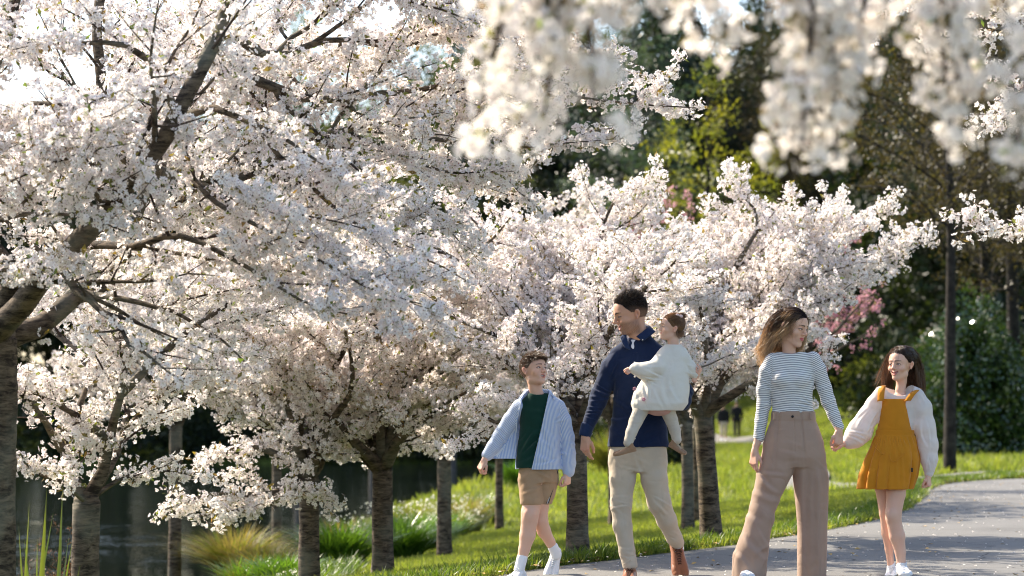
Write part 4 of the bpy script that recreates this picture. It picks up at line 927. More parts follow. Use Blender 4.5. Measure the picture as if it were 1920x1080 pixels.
# ---------------------------------------------------------------- head
class Head:
    """head local axes: x to the person's left, -y forward, z up, metres, adult size 1"""
    def __init__(s, centre, yaw, pitch, roll, scale, skin, lips=(.45, .17, .14), kid=0.0, mouth_w=.046, mouth_open=.0, smile=.004, gaze=(0, 0), brow=(.03, .02, .015), beard=0.0, nose=1.0, iris=(.08, .04, .02), eye_open=1.0, jaw=1.0, browh=1.0, teeth=True):
        s.__dict__.update(locals()); s.M = rot3(yaw, pitch, roll); s.c = np.array(centre, float)
    def w(s, p): return s.c + s.scale * (np.asarray(p, float) @ s.M.T)          # local -> world
    def l(s, p): return ((np.asarray(p, float) - s.c) / s.scale) @ s.M          # world -> local
    def build(s, neck_world, neck_r, chest=()):
        k_ = s.kid; S = Shape(); F = lambda x, f, z: (x, -f, z)
        jw = s.jaw * (1 - .10 * k_)
        S.ell(F(0, -.014, .034), (.077, .100, .092), 0)
        S.ell(F(0, .030, .028), (.064, .062, .070), .02)                       # forehead
        S.ell(F(0, .026, -.038), (.058 * jw, .062, .074 * (1 - .06 * k_)), .02)  # mid face
        S.cap(F(-.036 * jw, .004, -.066), F(-.012, .068, -.092 + .008 * k_), .025, .017, .018)  # jaw line
        S.cap(F(.036 * jw, .004, -.066), F(.012, .068, -.092 + .008 * k_), .025, .017, .018)
        S.ell(F(0, .073, -.095 + .009 * k_), (.019, .015, .015), .014)           # chin
        for q in (-1, 1):
            S.ell(F(.039 * q, .060, -.024 + .002 * k_), (.023 + .004 * k_, .022, .022), .02)   # cheek
            if s.smile > .003: S.ell(F(.035 * q, .076, -.028), (.015, .010, .011), .012)
            S.cap(F(.012 * q, .0885, .030), F(.042 * q, .072, .029), .0085 * s.browh, .007 * s.browh, .012)  # brow
        # nose
        nl = s.nose
        S.cap(F(0, .086, .022), F(0, .086 + .020 * nl, -.016), .0075, .0105, .010)
        S.ell(F(0, .090 + .019 * nl, -.0195), (.0115, .0105, .0095), .007)
        for q in (-1, 1): S.ell(F(.0125 * q, .092 + .006 * nl, -.0235), (.0075, .0095, .0075), .005)
        for q in (-1, 1): S.ell(F(.0065 * q, .094 + .010 * nl, -.0305), (.0032, .0045, .0028), .003, 'sub')
        # eye sockets, eyelids
        ez = .006; s.eyes = []
        for q in (-1, 1):
            e = np.array(F(.0315 * q, .0795, ez)); s.eyes.append(e)
            S.ell(e + F(0, .016, .001), (.0165, .013, .0115), .012, 'sub')
            S.ell(e + F(0, -.004, 0), (.0158, .0150, .0138), .004)
            oh = .0052 * s.eye_open
            S.ell(e + F(0, .012, -.0006), (.0142, .010, oh), .0012, 'sub')
        # mouth
        mw = s.mouth_w / 2; mz = -.0525 + .003 * k_
        def mp(t, dz=0, df=0):
            return F(mw * t, .0905 - .0125 * t * t * (mw / .023) ** 2 - .003 * k_ + df, mz + s.smile * (t * t * 1.5 - .5) + dz)
        op = s.mouth_open
        ts = np.linspace(-1, 1, 9)
        S.ell(F(0, .072, mz), (.036, .017, .026), .014)
        for a, b in zip(ts[:-1], ts[1:]):
            ra = .0058 * (1 - abs(a)) ** .5 + .0014; rb = .0058 * (1 - abs(b)) ** .5 + .0014
            S.cap(mp(a, .0045 + op * .35 * (1 - a ** 4)), mp(b, .0045 + op * .35 * (1 - b ** 4)), ra * .85, rb * .85, .0035)
            S.cap(mp(a, -.0050 - op * .65 * (1 - a ** 4)), mp(b, -.0050 - op * .65 * (1 - b ** 4)), ra, rb, .0035)
        for a, b in zip(ts[:-1], ts[1:]):
            g0 = .0009 + op * .42 * (1 - a ** 4); g1 = .0009 + op * .42 * (1 - b ** 4)
            S.cap(mp(a, -op * .15 * (1 - a ** 4), .007), mp(b, -op * .15 * (1 - b ** 4), .007), g0 + .0006, g1 + .0006, .0015, 'sub')
            if op > .001: S.cap(mp(a, -op * .15 * (1 - a ** 4), -.002), mp(b, -op * .15 * (1 - b ** 4), -.002), g0, g1, .001, 'sub')
        # ears
        for q in (-1, 1):
            Re = rot3(-22 * q, 0, 8 * q)
            S.ell((.076 * q, .012, -.004), (.0070, .0150, .027), .006, M=Re); S.ell((.083 * q, .017, .004), (.0045, .0135, .020), .004, M=Re)
            S.ell((.083 * q, .010, .000), (.0065, .0075, .014), .003, 'sub', M=Re)
            S.ell((.078 * q, .004, -.026), (.005, .006, .008), .004)
        # neck
        nb = s.l(neck_world); nr = neck_r / s.scale
        S.chain([(np.array([0, .022, -.045]), nr * 1.0), (nb * .5 + np.array([0, .022, -.045]) * .5, nr * .96), (nb, nr * 1.08)], .022)
        for a, b, ra, rb in chest: S.cap(s.l(a), s.l(b), ra / s.scale, rb / s.scale, .030)
        vox = .0024
        P, Q = S.mesh(vox)
        # pigment
        x, f, z = P[:, 0], -P[:, 1], P[:, 2]
        C = np.tile(np.array(s.skin, float), (len(P), 1))
        def g(cx, cf, cz, rx, rf, rz): return np.exp(-(((np.abs(x) - cx) / rx) ** 2 + ((f - cf) / rf) ** 2 + ((z - cz) / rz) ** 2))
        red = np.clip(g(.042, .07, -.025, .018, .03, .016) * .28 + g(0, .11, -.02, .012, .014, .012) * .40 + g(.082, -.015, 0, .014, .03, .035) * .5, 0, 1)[:, None]
        C = C * (1 - red) + C * np.array([1.06, .80, .76]) * red
        # lips
        tt = np.clip(x / mw, -1.2, 1.2); cz = mz + s.smile * (tt * tt * 1.5 - .5); front = f > .062
        up = (z - cz); hl = np.where(up > 0, .0085 * np.clip(1 - tt * tt, 0, 1) ** .5 + op * .35 * (1 - tt ** 4), .0105 * np.clip(1 - tt * tt, 0, 1) ** .5 + op * .65 * (1 - tt ** 4)) + .0008
        lip = (front & (np.abs(tt) < 1.04)) * np.clip((hl - np.abs(up)) / .0022, 0, 1); C = C * (1 - lip[:, None]) + np.array(s.lips) * lip[:, None]
        if op > .001:
            deep = (front & (np.abs(tt) < 1) & (np.abs(up + op * .15) < op * .5 + .001)) & (f < .0925 - .0125 * tt * tt * (mw / .023) ** 2 - .0035); C[deep] = (.10, .02, .02)
        # eyebrows, lashes
        bx = np.abs(x); bz = ez + .0235 + .20 * (bx - .012) - 4.5 * (bx - .012) ** 2 * 1.2
        br = np.clip(1 - np.abs(z - bz) / (.0056 * (1.15 - (bx - .01) / .05)), 0, 1) * ((bx > .011) & (bx < .052) & (f > .045)); br = np.clip(br * 2.6, 0, 1) * (.95 - .15 * k_)
        C = C * (1 - br[:, None]) + np.array(s.brow) * br[:, None]
        ex = (bx - .0315) / .0145; oh = .0052 * s.eye_open
        lz = ez + oh * np.sqrt(np.clip(1 - ex * ex, 0, 1)) + .0004
        la = np.clip(1 - np.abs(z - lz) / .0036, 0, 1) * ((np.abs(ex) < 1.12) & (f > .06)); la = np.clip(la * 1.8, 0, 1) * .9
        C = C * (1 - la[:, None]) + np.array([.025, .015, .012]) * la[:, None]
        ll = np.clip(1 - np.abs(z - (ez - oh * np.sqrt(np.clip(1 - ex * ex, 0, 1)) - .001)) / .002, 0, 1) * ((np.abs(ex) < 1.0) & (f > .06)) * .4
        C = C * (1 - ll[:, None]) + np.array([.12, .05, .04]) * ll[:, None]
        if s.beard:
            b = sstep(-.022, -.045, z) * sstep(-.035, .0, f) * (1 - .85 * sstep(.0, 1.0, g(.0, .08, mz, .022, .03, .012) * 1.4)) * sstep(-.128, -.108, z)
            b = np.maximum(b * .75, sstep(.045, .06, f) * sstep(-.078, -.086, z) * sstep(.026, .018, bx) * 1.0)                     # chin beard
            b = np.maximum(b, sstep(.075, .085, f) * sstep(-.034, -.038, z) * sstep(-.047, -.044, z) * sstep(.030, .022, bx) * .8)   # moustache
            b = b * (.75 + .25 * vnoise(x, f, z, 260)); b = np.clip(b, 0, 1)[:, None] * s.beard
            b = b * (1 - lip[:, None]); C = C * (1 - b) + np.array([.05, .032, .025]) * b
        s.V = s.w(P); s.Q = Q; s.C = C
        return s
    def parts(s, parent):
        for e in s.eyes:
            V, Fq, nrm = uvsphere((0, 0, 0), 1, 18, 14); gz_ = np.array([math.sin(R(s.gaze[0])), -math.cos(R(s.gaze[0])) * math.cos(R(s.gaze[1])), math.sin(R(s.gaze[1]))]); gz_ /= np.linalg.norm(gz_)
            a = nrm @ gz_; C = np.where(a[:, None] > .965, np.array([.01, .008, .008]), np.where(a[:, None] > .86, np.array(s.iris), np.array([.78, .74, .70])))
            # rotate sphere poles toward gaze for a round iris: rebuild vertices with gaze pole
            u, v, n_ = frame_from_dir(gz_); B = np.stack([u, v, n_], 0)
            nr = nrm @ B; a = nrm[:, 2]; C = np.where(a[:, None] > .94, np.array([.01, .008, .008]), np.where(a[:, None] > .75, np.array(s.iris), np.array([.76, .72, .68])))
            V = e + np.array([0, .0035, 0]) + nr * .0118
            mesh_np('eye', s.w(V), Fq, M_EYE, parent, attrs={'col': C})
        if s.mouth_open > .001 and s.teeth:
            mw = s.mouth_w / 2; ts = np.linspace(-.82, .82, 15); mz = -.0525 + .003 * s.kid; V = []
            for t in ts:
                y = -(.0905 - .0125 * t * t * (mw / .023) ** 2 - .003 * s.kid - .0042 + .0006 * abs(math.sin(t * 14))); z0 = mz + s.smile * (t * t * 1.5 - .5)
                h = s.mouth_open * (1 - t ** 4)
                V += [(mw * t, y, z0 + .003 + h * .35), (mw * t, y - .0006, z0 - .0005 - h * .22), (mw * t, y + .003, z0 - .0005 - h * .22)]
            i = np.arange(14)[:, None] * 3 + np.arange(2)[None]
            mesh_np('teeth', s.w(np.array(V)), np.stack([i, i + 1, i + 4, i + 3], -1).reshape(-1, 4), M_TEETH, parent)

# ---------------------------------------------------------------- hands
def hand_mesh(wrist, fdir, back, thumb_to, scale=1.0, curl=.5, spread=.1, thumb=.5, arm=None, arm_r=.026, curls=None, skin=(.5, .3, .2)):
    """fdir: direction the fingers point, back: normal of the back of the hand; thumb_to: rough direction of the thumb side"""
    y = np.array(fdir, float); y /= np.linalg.norm(y); z = np.array(back, float); z -= (z @ y) * y; z /= np.linalg.norm(z); x = np.cross(y, z); side = 1 if x @ np.array(thumb_to, float) > 0 else -1; x = x * side
    B = np.stack([x, y, z], 0); S = Shape()
    fx = [.029, .010, -.009, -.026]; fl = [.072, .080, .074, .058]; fy = [.090, .094, .090, .082]; fr = [.0088, .0090, .0086, .0076]
    S.cap((0, -.005, 0), (0, .02, 0), .021, .021, .01)
    for i in range(4): S.cap((fx[i] * .62, .012, 0), (fx[i], fy[i] - .004, .002), .0135, .0112, .010)
    S.cap((.018, .02, -.008), (.022, .05, -.009), .014, .012, .012); S.cap((-.018, .03, -.006), (-.020, .06, -.006), .011, .011, .012)
    for i in range(4):
        c = (curls[i] if curls else curl) * (1 + .08 * (i - 1)); a = 0.0; p = np.array([fx[i], fy[i] - .004, .002]); sp = spread * (1.5 - i) * .35
        rr = fr[i]
        for j, (fr_, bend) in enumerate(((.44, 1.0), (.31, 1.25), (.25, .8))):
            a += bend * c * 1.1; L = fl[i] * fr_
            d = np.array([sp * math.cos(a), math.cos(a), -math.sin(a)]); d /= np.linalg.norm(d); q = p + d * L
            S.cap(p, q, rr, rr * .90, .0025); rr *= .90; p = q
    # thumb leaves the side of the palm near its base
    p0 = np.array([.016, .022, -.004]); p1 = np.array([.036 + .006 * (1 - thumb), .048, -.010 - .010 * thumb]); p2 = p1 + np.array([.012 * (1 - thumb) - .004 * thumb, .030, -.008 - .012 * thumb]); p3 = p2 + np.array([.004 * (1 - thumb) - .014 * thumb, .024, -.004 - .008 * thumb])
    S.chain([(p0, .014), (p1, .0115), (p2, .0098), (p3, .0082)], .006)
    if arm is not None:
        a = (np.array(arm, float) - wrist) / scale @ B.T; ar = arm_r / scale
        S.chain([((0, .004, 0), .0205), (a * .3, min(.021, ar)), (a, ar)], .014)
    P, Q = S.mesh(.0024)
    if side < 0: Q = Q[:, ::-1]
    C = np.tile(np.array(skin, float), (len(P), 1)); kn = np.clip(np.exp(-((P[:, 1] - .09) / .02) ** 2) * .35 + sstep(.12, .17, P[:, 1]) * .3, 0, 1)[:, None]
    C = C * (1 - kn) + C * np.array([1.05, .74, .70]) * kn
    return np.array(wrist) + scale * (P @ B), Q, C

def join(parts):
    V = []; Q = []; C = []; off = 0
    for v, q, c in parts: V.append(v); Q.append(q + off); C.append(c); off += len(v)
    return np.concatenate(V), np.concatenate(Q), np.concatenate(C)

# ---------------------------------------------------------------- hair
def scalp_points(n, hl, seed=0):
    r = np.random.default_rng(seed); d = r.normal(size=(n * 6, 3)); d /= np.linalg.norm(d, axis=1)[:, None]
    P = np.array([0, .014, .034]) + d * [.078, .101, .093]; ok = P[:, 2] > hl(-P[:, 1], np.abs(P[:, 0])); 
    P, d = P[ok], d[ok]; m = n * 3 // 4; z = hl(-P[:, 1], np.abs(P[:, 0])); fr = np.nonzero((P[:, 2] < z + .028) & (-P[:, 1] > -.03))[0]; idx = np.r_[np.arange(min(m, len(P))), fr[fr >= m][:n - m]]
    return P[idx], d[idx]
def std_hairline(f, ax, top=.082):
    return np.interp(f, [-.12, -.05, -.022, -.005, .02, .04, .06, .075, .09], [-.07, -.062, -.02, .012, .018, .045, .062, top, top + .01])
def strands(head, roots, dirs, lengths, width, segs, col_fn, drift=None, keep_out=True, curl_amp=0.0, seed=0, out=.004):
    """drift(P_local, t) -> direction field in head space; returns mesh arrays in world"""
    r = np.random.default_rng(seed); n = len(roots); P = roots.copy(); D = dirs / np.linalg.norm(dirs, axis=1)[:, None]; path = [P.copy()]
    step = lengths[:, None] / segs; ph = r.uniform(0, 6.28, n)[:, None]
    for k in range(segs):
        t = (k + 1) / segs
        if drift is not None: D = D + drift(P, t, D); D /= np.linalg.norm(D, axis=1)[:, None]
        P = P + D * step
        if keep_out:
            for c, rr in (((0, .014, .034), (.078 + out, .101 + out, .093 + out)), ((0, -.026, -.038), (.060 + out, .064 + out, .080 + out))):
                q = (P - c) / rr; L = np.linalg.norm(q, axis=1)[:, None]; P = np.where(L < 1, np.array(c) + q / np.maximum(L, 1e-6) * rr, P)
        path.append(P.copy())
    path = np.stack(path, 1)                                   # n, segs+1, 3
    if curl_amp: 
        tt = np.linspace(0, 1, segs + 1)[None, :, None]; path = path + curl_amp * tt * np.stack([np.sin(ph + tt[..., 0] * 9), np.cos(ph * 1.3 + tt[..., 0] * 8), 0 * ph + 0 * tt[..., 0]], -1)
    T = np.gradient(path, axis=1); T /= np.linalg.norm(T, axis=2)[..., None] + 1e-9
    rv = r.normal(size=(n, 1, 3)); Nn = np.cross(T, rv); Nn /= np.linalg.norm(Nn, axis=2)[..., None] + 1e-9
    tt = np.linspace(0, 1, segs + 1)[None, :, None]; w_ = width * (1 - .75 * tt ** 1.5) * r.uniform(.6, 1.3, (n, 1, 1))
    V = np.stack([path - Nn * w_, path + Nn * w_], 2).reshape(-1, 3)
    b = (np.arange(n) * (segs + 1) * 2)[:, None] + np.arange(segs)[None] * 2
    Q = np.stack([b, b + 1, b + 3, b + 2], -1).reshape(-1, 4)
    jit = r.uniform(.7, 1.3, (n, 1, 1)); C = col_fn(path, tt) * jit; C = np.repeat(C, 2, axis=1).reshape(-1, 3)
    return head.w(V), Q, np.clip(C, 0, 1)
N = Nodes('scalp'); M_SCALP = N.done(N.pbsdf(attr_col(N), .95, None, .02))
def hair_part(parent, strand_list, cap):
    V, Q, C = join(strand_list + [cap]); n = sum(len(x[1]) for x in strand_list)
    return mesh_np('hair', V, Q, [M_HAIR, M_SCALP], parent, attrs={'col': C}, mat_idx=np.r_[np.zeros(n, int), np.ones(len(cap[1]), int)])
def scalp_cap(head, hl, col, off=.004, extra=None, vox=.003, fade=0.0):
    S = Shape(); S.ell((0, .014, .034), (.078 + off, .101 + off, .093 + off), 0)
    if extra: extra(S)
    P, Q = S.mesh(vox); keep = P[:, 2] > hl(-P[:, 1], np.abs(P[:, 0])) - .004
    Q = Q[keep[Q].all(axis=1)]
    f_ = (fade * sstep(.062, .0, P[:, 2] + .4 * np.maximum(P[:, 1], 0)))[:, None]
    return head.w(P), Q, np.array(col, float) * (1 - f_) + np.array(head.skin, float) * .55 * f_

# ---------------------------------------------------------------- shoes
def shoe(parent, name, ankle, fwd, up, L, upper_mat, sole_mat, lace_mat, high=0.0, mirror=1, wid=1.0, tongue=True, sole_h=.10, toe_up=0.0, shaft_r=None, tongue_mat=None):
    """ankle: world point at the middle of the ankle opening, L shoe length; local y forward, z up; sole at z=0"""
    y = np.array(fwd, float); y /= np.linalg.norm(y); z = np.array(up, float); z -= (z @ y) * y; z /= np.linalg.norm(z); x = np.cross(y, z)
    B = np.stack([x, y, z], 0); hA = .30 + high; o = np.array(ankle) - L * (hA * z) + L * .0 * y
    wl = lambda p: o + L * (np.asarray(p) @ B)
    # units of shoe length; heel at y=-.27, toe at .73
    S = Shape(); W = wid
    for (y0, w0, h0), (y1, w1, h1) in zip([(-.17, .120, .20), (-.02, .115, .25), (.18, .125, .20), (.38, .150, .145), (.54, .155, .115), (.63, .128, .10)][:-1], [(-.02, .115, .25), (.18, .125, .20), (.38, .150, .145), (.54, .155, .115), (.63, .128, .10)]):
        n = 4
        for q in range(n):
            a, b = q / n, (q + 1) / n
            for sx in (-1, 1):
                w_a = w0 + (w1 - w0) * a; w_b = w0 + (w1 - w0) * b; ha = h0 + (h1 - h0) * a; hb = h0 + (h1 - h0) * b
                ya = y0 + (y1 - y0) * a; yb = y0 + (y1 - y0) * b; ra, rb = min(w_a * .62, ha * .62), min(w_b * .62, hb * .62)
                S.cap((sx * (w_a * W - ra), ya, ha - ra + .01), (sx * (w_b * W - rb), yb, hb - rb + .01), ra, rb, .05)
                S.cap((sx * (w_a * W - ra * .8), ya, .07), (sx * (w_b * W - rb * .8), yb, .07), ra * .8, rb * .8, .05)
    sr = (shaft_r or .135)
    S.loft([(.12, 0, -.06, sr * .95, .15), (.22, 0, -.04, sr, .155), (hA, 0, -.02, sr, .150)], .03)
    S.loft([(.17, 0, -.03, sr * .80, .118), (hA + .1, 0, -.0, sr * .82, .122)], .01, 'sub')
    S.loft([(-.3, 0, .2, .6, .9), (.035, 0, .2, .6, .9)], .005, 'sub', pw=2)
    P, Q = S.mesh(.018)
    up_o = mesh_np(name, wl(P), Q, upper_mat, parent)
    # sole: outline extruded
    ys = np.linspace(-.275, .735, 22); t = (ys + .275) / 1.01
    hw = np.interp(t, [0, .04, .12, .3, .45, .7, .85, .95, .985, 1], [.03, .09, .128, .118, .122, .166, .155, .105, .065, .02]) * W
    V = []; 
    for zz, e in ((-.0, .97), (.012, 1.0), (sole_h - .02, 1.03), (sole_h, 1.0)):
        rise = toe_up * np.clip(t - .75, 0, 1) ** 2
        ring = [(a * e, b, zz + c) for a, b, c in zip(hw, ys, rise)] + [(-a * e, b, zz + c) for a, b, c in zip(hw[::-1], ys[::-1], rise[::-1])]; V += ring
    m = 44; i = np.arange(3)[:, None] * m; j = np.arange(m)[None]; kk = (j + 1) % m
    Fq = np.stack([i + j, i + kk, i + m + kk, i + m + j], -1).reshape(-1, 4)
    top = [[3 * m + a, 3 * m + a + 1, 3 * m + m - 2 - a, 3 * m + m - 1 - a] for a in range(21)]; bot = [[m - 1 - a, m - 2 - a, a + 1, a] for a in range(21)]
    mesh_np('sole', wl(np.array(V)), np.concatenate([Fq, top, bot]), sole_mat, up_o)
    # laces
    paths = []
    for q in range(5 if high == 0 else 6):
        yy = .13 + q * .052 - high * .1; zt = np.interp(yy, [-.05, .05, .12, .18, .38], [.33 + high * .6, .30 + high * .45, .262, .235, .170]) ; ww = .070 - .004 * q
        for sg in (-1, 1):
            pp = np.array([(-ww * sg, yy - .012, zt - .022), (-ww * .5 * sg, yy, zt + .006), (0, yy + .01, zt + .014), (ww * .5 * sg, yy + .02, zt + .004), (ww * sg, yy + .03, zt - .026)])
            paths.append((wl(pp), np.full(5, .011 * L), 5))
    for sg in (-1, 1):
        pp = np.array([(0, .11, .275 + high * .3), (.05 * sg, .12, .31 + high * .3), (.085 * sg, .16, .28 + high * .3), (.03 * sg, .15, .26 + high * .3)]); paths.append((wl(pp), np.full(4, .010 * L), 5))
    V, Fq = tube(paths); mesh_np('laces', V, Fq, lace_mat, up_o)
    return up_o
# ================================================================ THE FAMILY
SK_MAN = (.57, .34, .23); SK_WOM = (.68, .44, .32); SK_KID = (.70, .455, .34)
class Rig:
    def __init__(s, D): s.D = D; s.u = D / FPX
    def P(s, px, py, dp=0): return np.array(at(px, py, s.D + dp * s.u))
    def z(s, py): return float(at(960, py, s.D)[2])
    def x(s, px): return (px - 960) * s.u
    def ch(s, rows): return [(s.P(*r[:3]), r[3] * s.u) for r in rows]            # (px, py, dp, r)
    def lf(s, rows, yoff=0): return [(s.z(py), s.x(c), s.D + (dy + yoff) * s.u, hw * s.u, hd * s.u) for py, c, dy, hw, hd in rows]  # (py, cx, dy, hw, hd)
def along(V, pts, start=0.0):
    """metres along a polyline for each vertex (nearest segment)"""
    best = np.full(len(V), 1e9); out = np.zeros(len(V)); acc = start
    for a, b in zip(pts[:-1], pts[1:]):
        ab = b - a; L = np.linalg.norm(ab); t = ((V - a) @ ab) / (L * L); d = np.linalg.norm(V - a - np.clip(t, 0, 1)[:, None] * ab, axis=1)
        m = d < best; best[m] = d[m]; out[m] = acc + t[m] * L; acc += L
    return out, best
def part(name, mesh, mat, parent, **attrs):
    return mesh_np(name, mesh[0], mesh[1], mat, parent, attrs=attrs or ({'col': mesh[2]} if len(mesh) > 2 else None))
def body_mesh(S, skin, vox=.005):
    P, Q = S.mesh(vox); return P, Q, np.tile(np.array(skin, float), (len(P), 1))
def dots(parent, pts, r, nrm, mat, name='button'):
    for p in pts:
        u, v, n = frame_from_dir(np.array(nrm, float)); a = np.linspace(0, 6.283, 9)[:-1]; V = [p + n * .0 + r * (math.cos(t) * u + math.sin(t) * v) for t in a] + [p + n * .0022 + r * .8 * (math.cos(t) * u + math.sin(t) * v) for t in a] + [p + n * .0026]
        i = np.arange(8); F1 = np.stack([i, (i + 1) % 8, 8 + (i + 1) % 8, 8 + i], -1); F2 = np.stack([8 + i, 8 + (i + 1) % 8, np.full(8, 16)], -1)
        mesh_np(name, V, [F1, F2], mat, parent)

M_WHITE = cloth_mat('white_leather', (.80, .80, .82), .45, 200, bstr=.1, var=.03, spec=.4)
M_WLACE = cloth_mat('white_lace', (.85, .85, .86), .9)
M_WSOLE = cloth_mat('white_rubber', (.78, .78, .76), .6, bstr=.05, var=.05)
M_SOCK = cloth_mat('white_sock', (.82, .82, .85), .9, 500, bstr=.5, var=.03)
M_TAN = cloth_mat('tan_leather', (.33, .105, .035), .42, 120, bstr=.2, var=.15, spec=.4)
M_TANL = cloth_mat('brown_lace', (.10, .035, .018), .8)
M_TANS = cloth_mat('brown_sole', (.40, .22, .13), .7, bstr=.1)
M_SUEDE = cloth_mat('tan_suede', (.36, .22, .13), .95, 300, bstr=.3)
M_NAVY = cloth_mat('navy_oxford', (.010, .022, .066), .85, 900, bstr=.25, var=.15)
M_NAVY_IN = cloth_mat('navy_collar', (.014, .030, .085), .85, 900)
M_CHINO = cloth_mat('cream_chino', (.60, .50, .385), .9, 700, bstr=.2)
M_KNIT = cloth_mat('cream_knit', (.84, .80, .71), .95, 260, tr=.12, tcol=(.8, .72, .55), bstr=.5, var=.05)
M_TIGHT = cloth_mat('speckled_tights', (.70, .63, .53), .95, 220, bstr=.5, var=.25)
M_PINK = cloth_mat('dusty_pink', (.62, .36, .31), .9)
M_TEE = cloth_mat('bottle_green', (.008, .045, .032), .9, 700)
M_TEEW = cloth_mat('white_cotton', (.80, .80, .86), .9)
M_SHORT = cloth_mat('sand_shorts', (.46, .30, .18), .92, 500)
M_BLK = cloth_mat('black_trim', (.015, .014, .016), .8)
M_TROU = cloth_mat('dusty_rose_trousers', (.47, .33, .245), .72, 600, tr=.12, tcol=(.75, .30, .18), bstr=.12, spec=.25)
M_BLOUSE = cloth_mat('white_blouse', (.84, .82, .80), .85, 500, tr=.30, tcol=(.9, .78, .68), bstr=.15, var=.03)
M_RUST_C = cloth_mat('mustard_corduroy', (.68, .27, .02), .9, 500, tr=.10, tcol=(.8, .3, .02), bstr=.3)
M_STRIPE = stripe_mat('navy_white_stripe', (.82, .82, .80), (.17, .18, .21), .0112, .40)
M_BSTRIPE = stripe_mat('blue_white_stripe', (.80, .84, .90), (.36, .49, .78), .0095, .5, tr=.22)
M_BTN = cloth_mat('button_white', (.8, .8, .8), .3); M_BTND = cloth_mat('button_dark', (.02, .018, .02), .3)
M_BRAC = cloth_mat('brown_band', (.10, .03, .02), .6)

# ---------------------------------------------------------------- MAN
g = Rig(15.2); P = g.P
man = empty('person', tuple(g.P(1200, 1078, 0) * [1, 1, 0])); tag(man, 'man in navy shirt and cream trousers carrying a toddler, looking down at the boy', 'person', 'family walking along the path')
hd = Head(P(1182, 589, -4), -72, 18, 0, 1.06, SK_MAN, lips=(.42, .21, .17), mouth_w=.056, mouth_open=.0085, smile=.011, gaze=(0, -14), brow=(.02, .013, .01), beard=.85, nose=1.12, iris=(.05, .03, .02), eye_open=.75, jaw=1.06, browh=1.15)
hd.build(P(1199, 648, 6), 16.5 * g.u)
B = Shape(); B.loft(g.lf([(660, 1196, 4, 38, 16), (700, 1196, 4, 44, 25), (780, 1196, 2, 44, 24), (840, 1196, 2, 46, 26), (862, 1196, 2, 44, 24)]), .01)
B.chain(g.ch([(1156, 672, 4, 15), (1124, 742, 10, 12), (1099, 812, -2, 8)]), .01); B.chain(g.ch([(1238, 672, 4, 15), (1282, 740, -10, 12), (1228, 768, -48, 9)]), .01)
B.chain(g.ch([(1170, 855, 0, 24), (1166, 948, -14, 16), (1180, 1062, -22, 9)]), .01); B.chain(g.ch([(1222, 855, 0, 24), (1236, 940, -4, 16), (1268, 1022, 34, 9)]), .01)
h1 = hand_mesh(P(1097, 818, -4), (.0, -.18, -1), (-.72, -.68, .05), (.85, -.5, 0), 1.0, curl=.42, curls=[.30, .42, .55, .62], thumb=.45, arm=P(1106, 792, 0), arm_r=10.5 * g.u, skin=SK_MAN)
h2 = hand_mesh(P(1226, 770, -50), (-.85, -.25, .28), (0, -.85, -.5), (0, -.5, 1), .98, curl=.35, arm=P(1252, 764, -34), arm_r=10 * g.u, skin=SK_MAN)
body = part('body', join([(hd.V, hd.Q, hd.C), body_mesh(B, SK_MAN), h1, h2]), M_SKIN, man); hd.parts(man)
# shirt
S = Shape()
S.loft(g.lf([(626, 1203, 7, 17, 15), (634, 1201, 6, 24, 18), (644, 1199, 6, 37, 20), (656, 1197, 5, 47, 22), (674, 1196, 4, 53, 27), (700, 1197, 3, 50, 33), (728, 1198, 2, 46.5, 32), (765, 1198, 1, 49, 30), (805, 1197, 0, 54, 32), (838, 1196, 0, 58, 34)]), .012, pw=2.3)
S.chain(g.ch([(1160, 668, 4, 18), (1146, 690, 6, 19.5), (1124, 742, 9, 16.5), (1120, 756, 8, 15.5), (1099, 808, -1, 11.5)]), .022)
S.chain(g.ch([(1234, 668, 4, 19), (1256, 695, 2, 19.5), (1281, 735, -10, 17.5), (1278, 752, -18, 16.5), (1228, 768, -46, 11.5)]), .022)
S.loft([(g.z(y), g.x(c), g.D + dy * g.u, rx * g.u, ry * g.u) for y, c, dy, rx, ry in [(616, 1203, 6, 16, 15), (640, 1200, 5, 21, 18)]], .004)
S.cap(P(1187, 606, -14), P(1184, 660, -30), 13 * g.u, 4 * g.u, .004, 'sub')        # open neck
S.ell(P(1197, 612, 2), (17 * g.u, 18 * g.u, 16 * g.u), .004, 'sub')
hemz = g.z(838)
def hem_cut(x, y, z):
    a = (x - g.x(1196)) / (58 * g.u); return np.where(z < hemz + .06, 0, 0) * 0
wr = wrinkle(.0035, 14, 1.0, .7)
dsp = sumf(wr, fold(P(1122, 745, 0), (.4, 0, 1), .030, .007, .10, .8), fold(P(1112, 775, 0), (.3, .2, 1), .024, .0045, .07, .8, 2), fold(P(1150, 690, -15), (.8, 0, -.6), .05, .005, .09, .8, 3), fold(P(1280, 742, -15), (1, 0, .3), .03, .005, .08, .8, 4),
           fold(P(1160, 780, -25), (.5, 0, 1), .055, .006, .13, .9, 6), fold(P(1215, 815, -25), (-.5, 0, 1), .06, .005, .12, .9, 7),
           lambda x, y, z: -.0022 * (np.abs(x - g.x(1190)) < .018) * (y < g.D) * (z < g.z(662)))
shirt = part('shirt', S.mesh(.0042, dsp), M_NAVY, man)
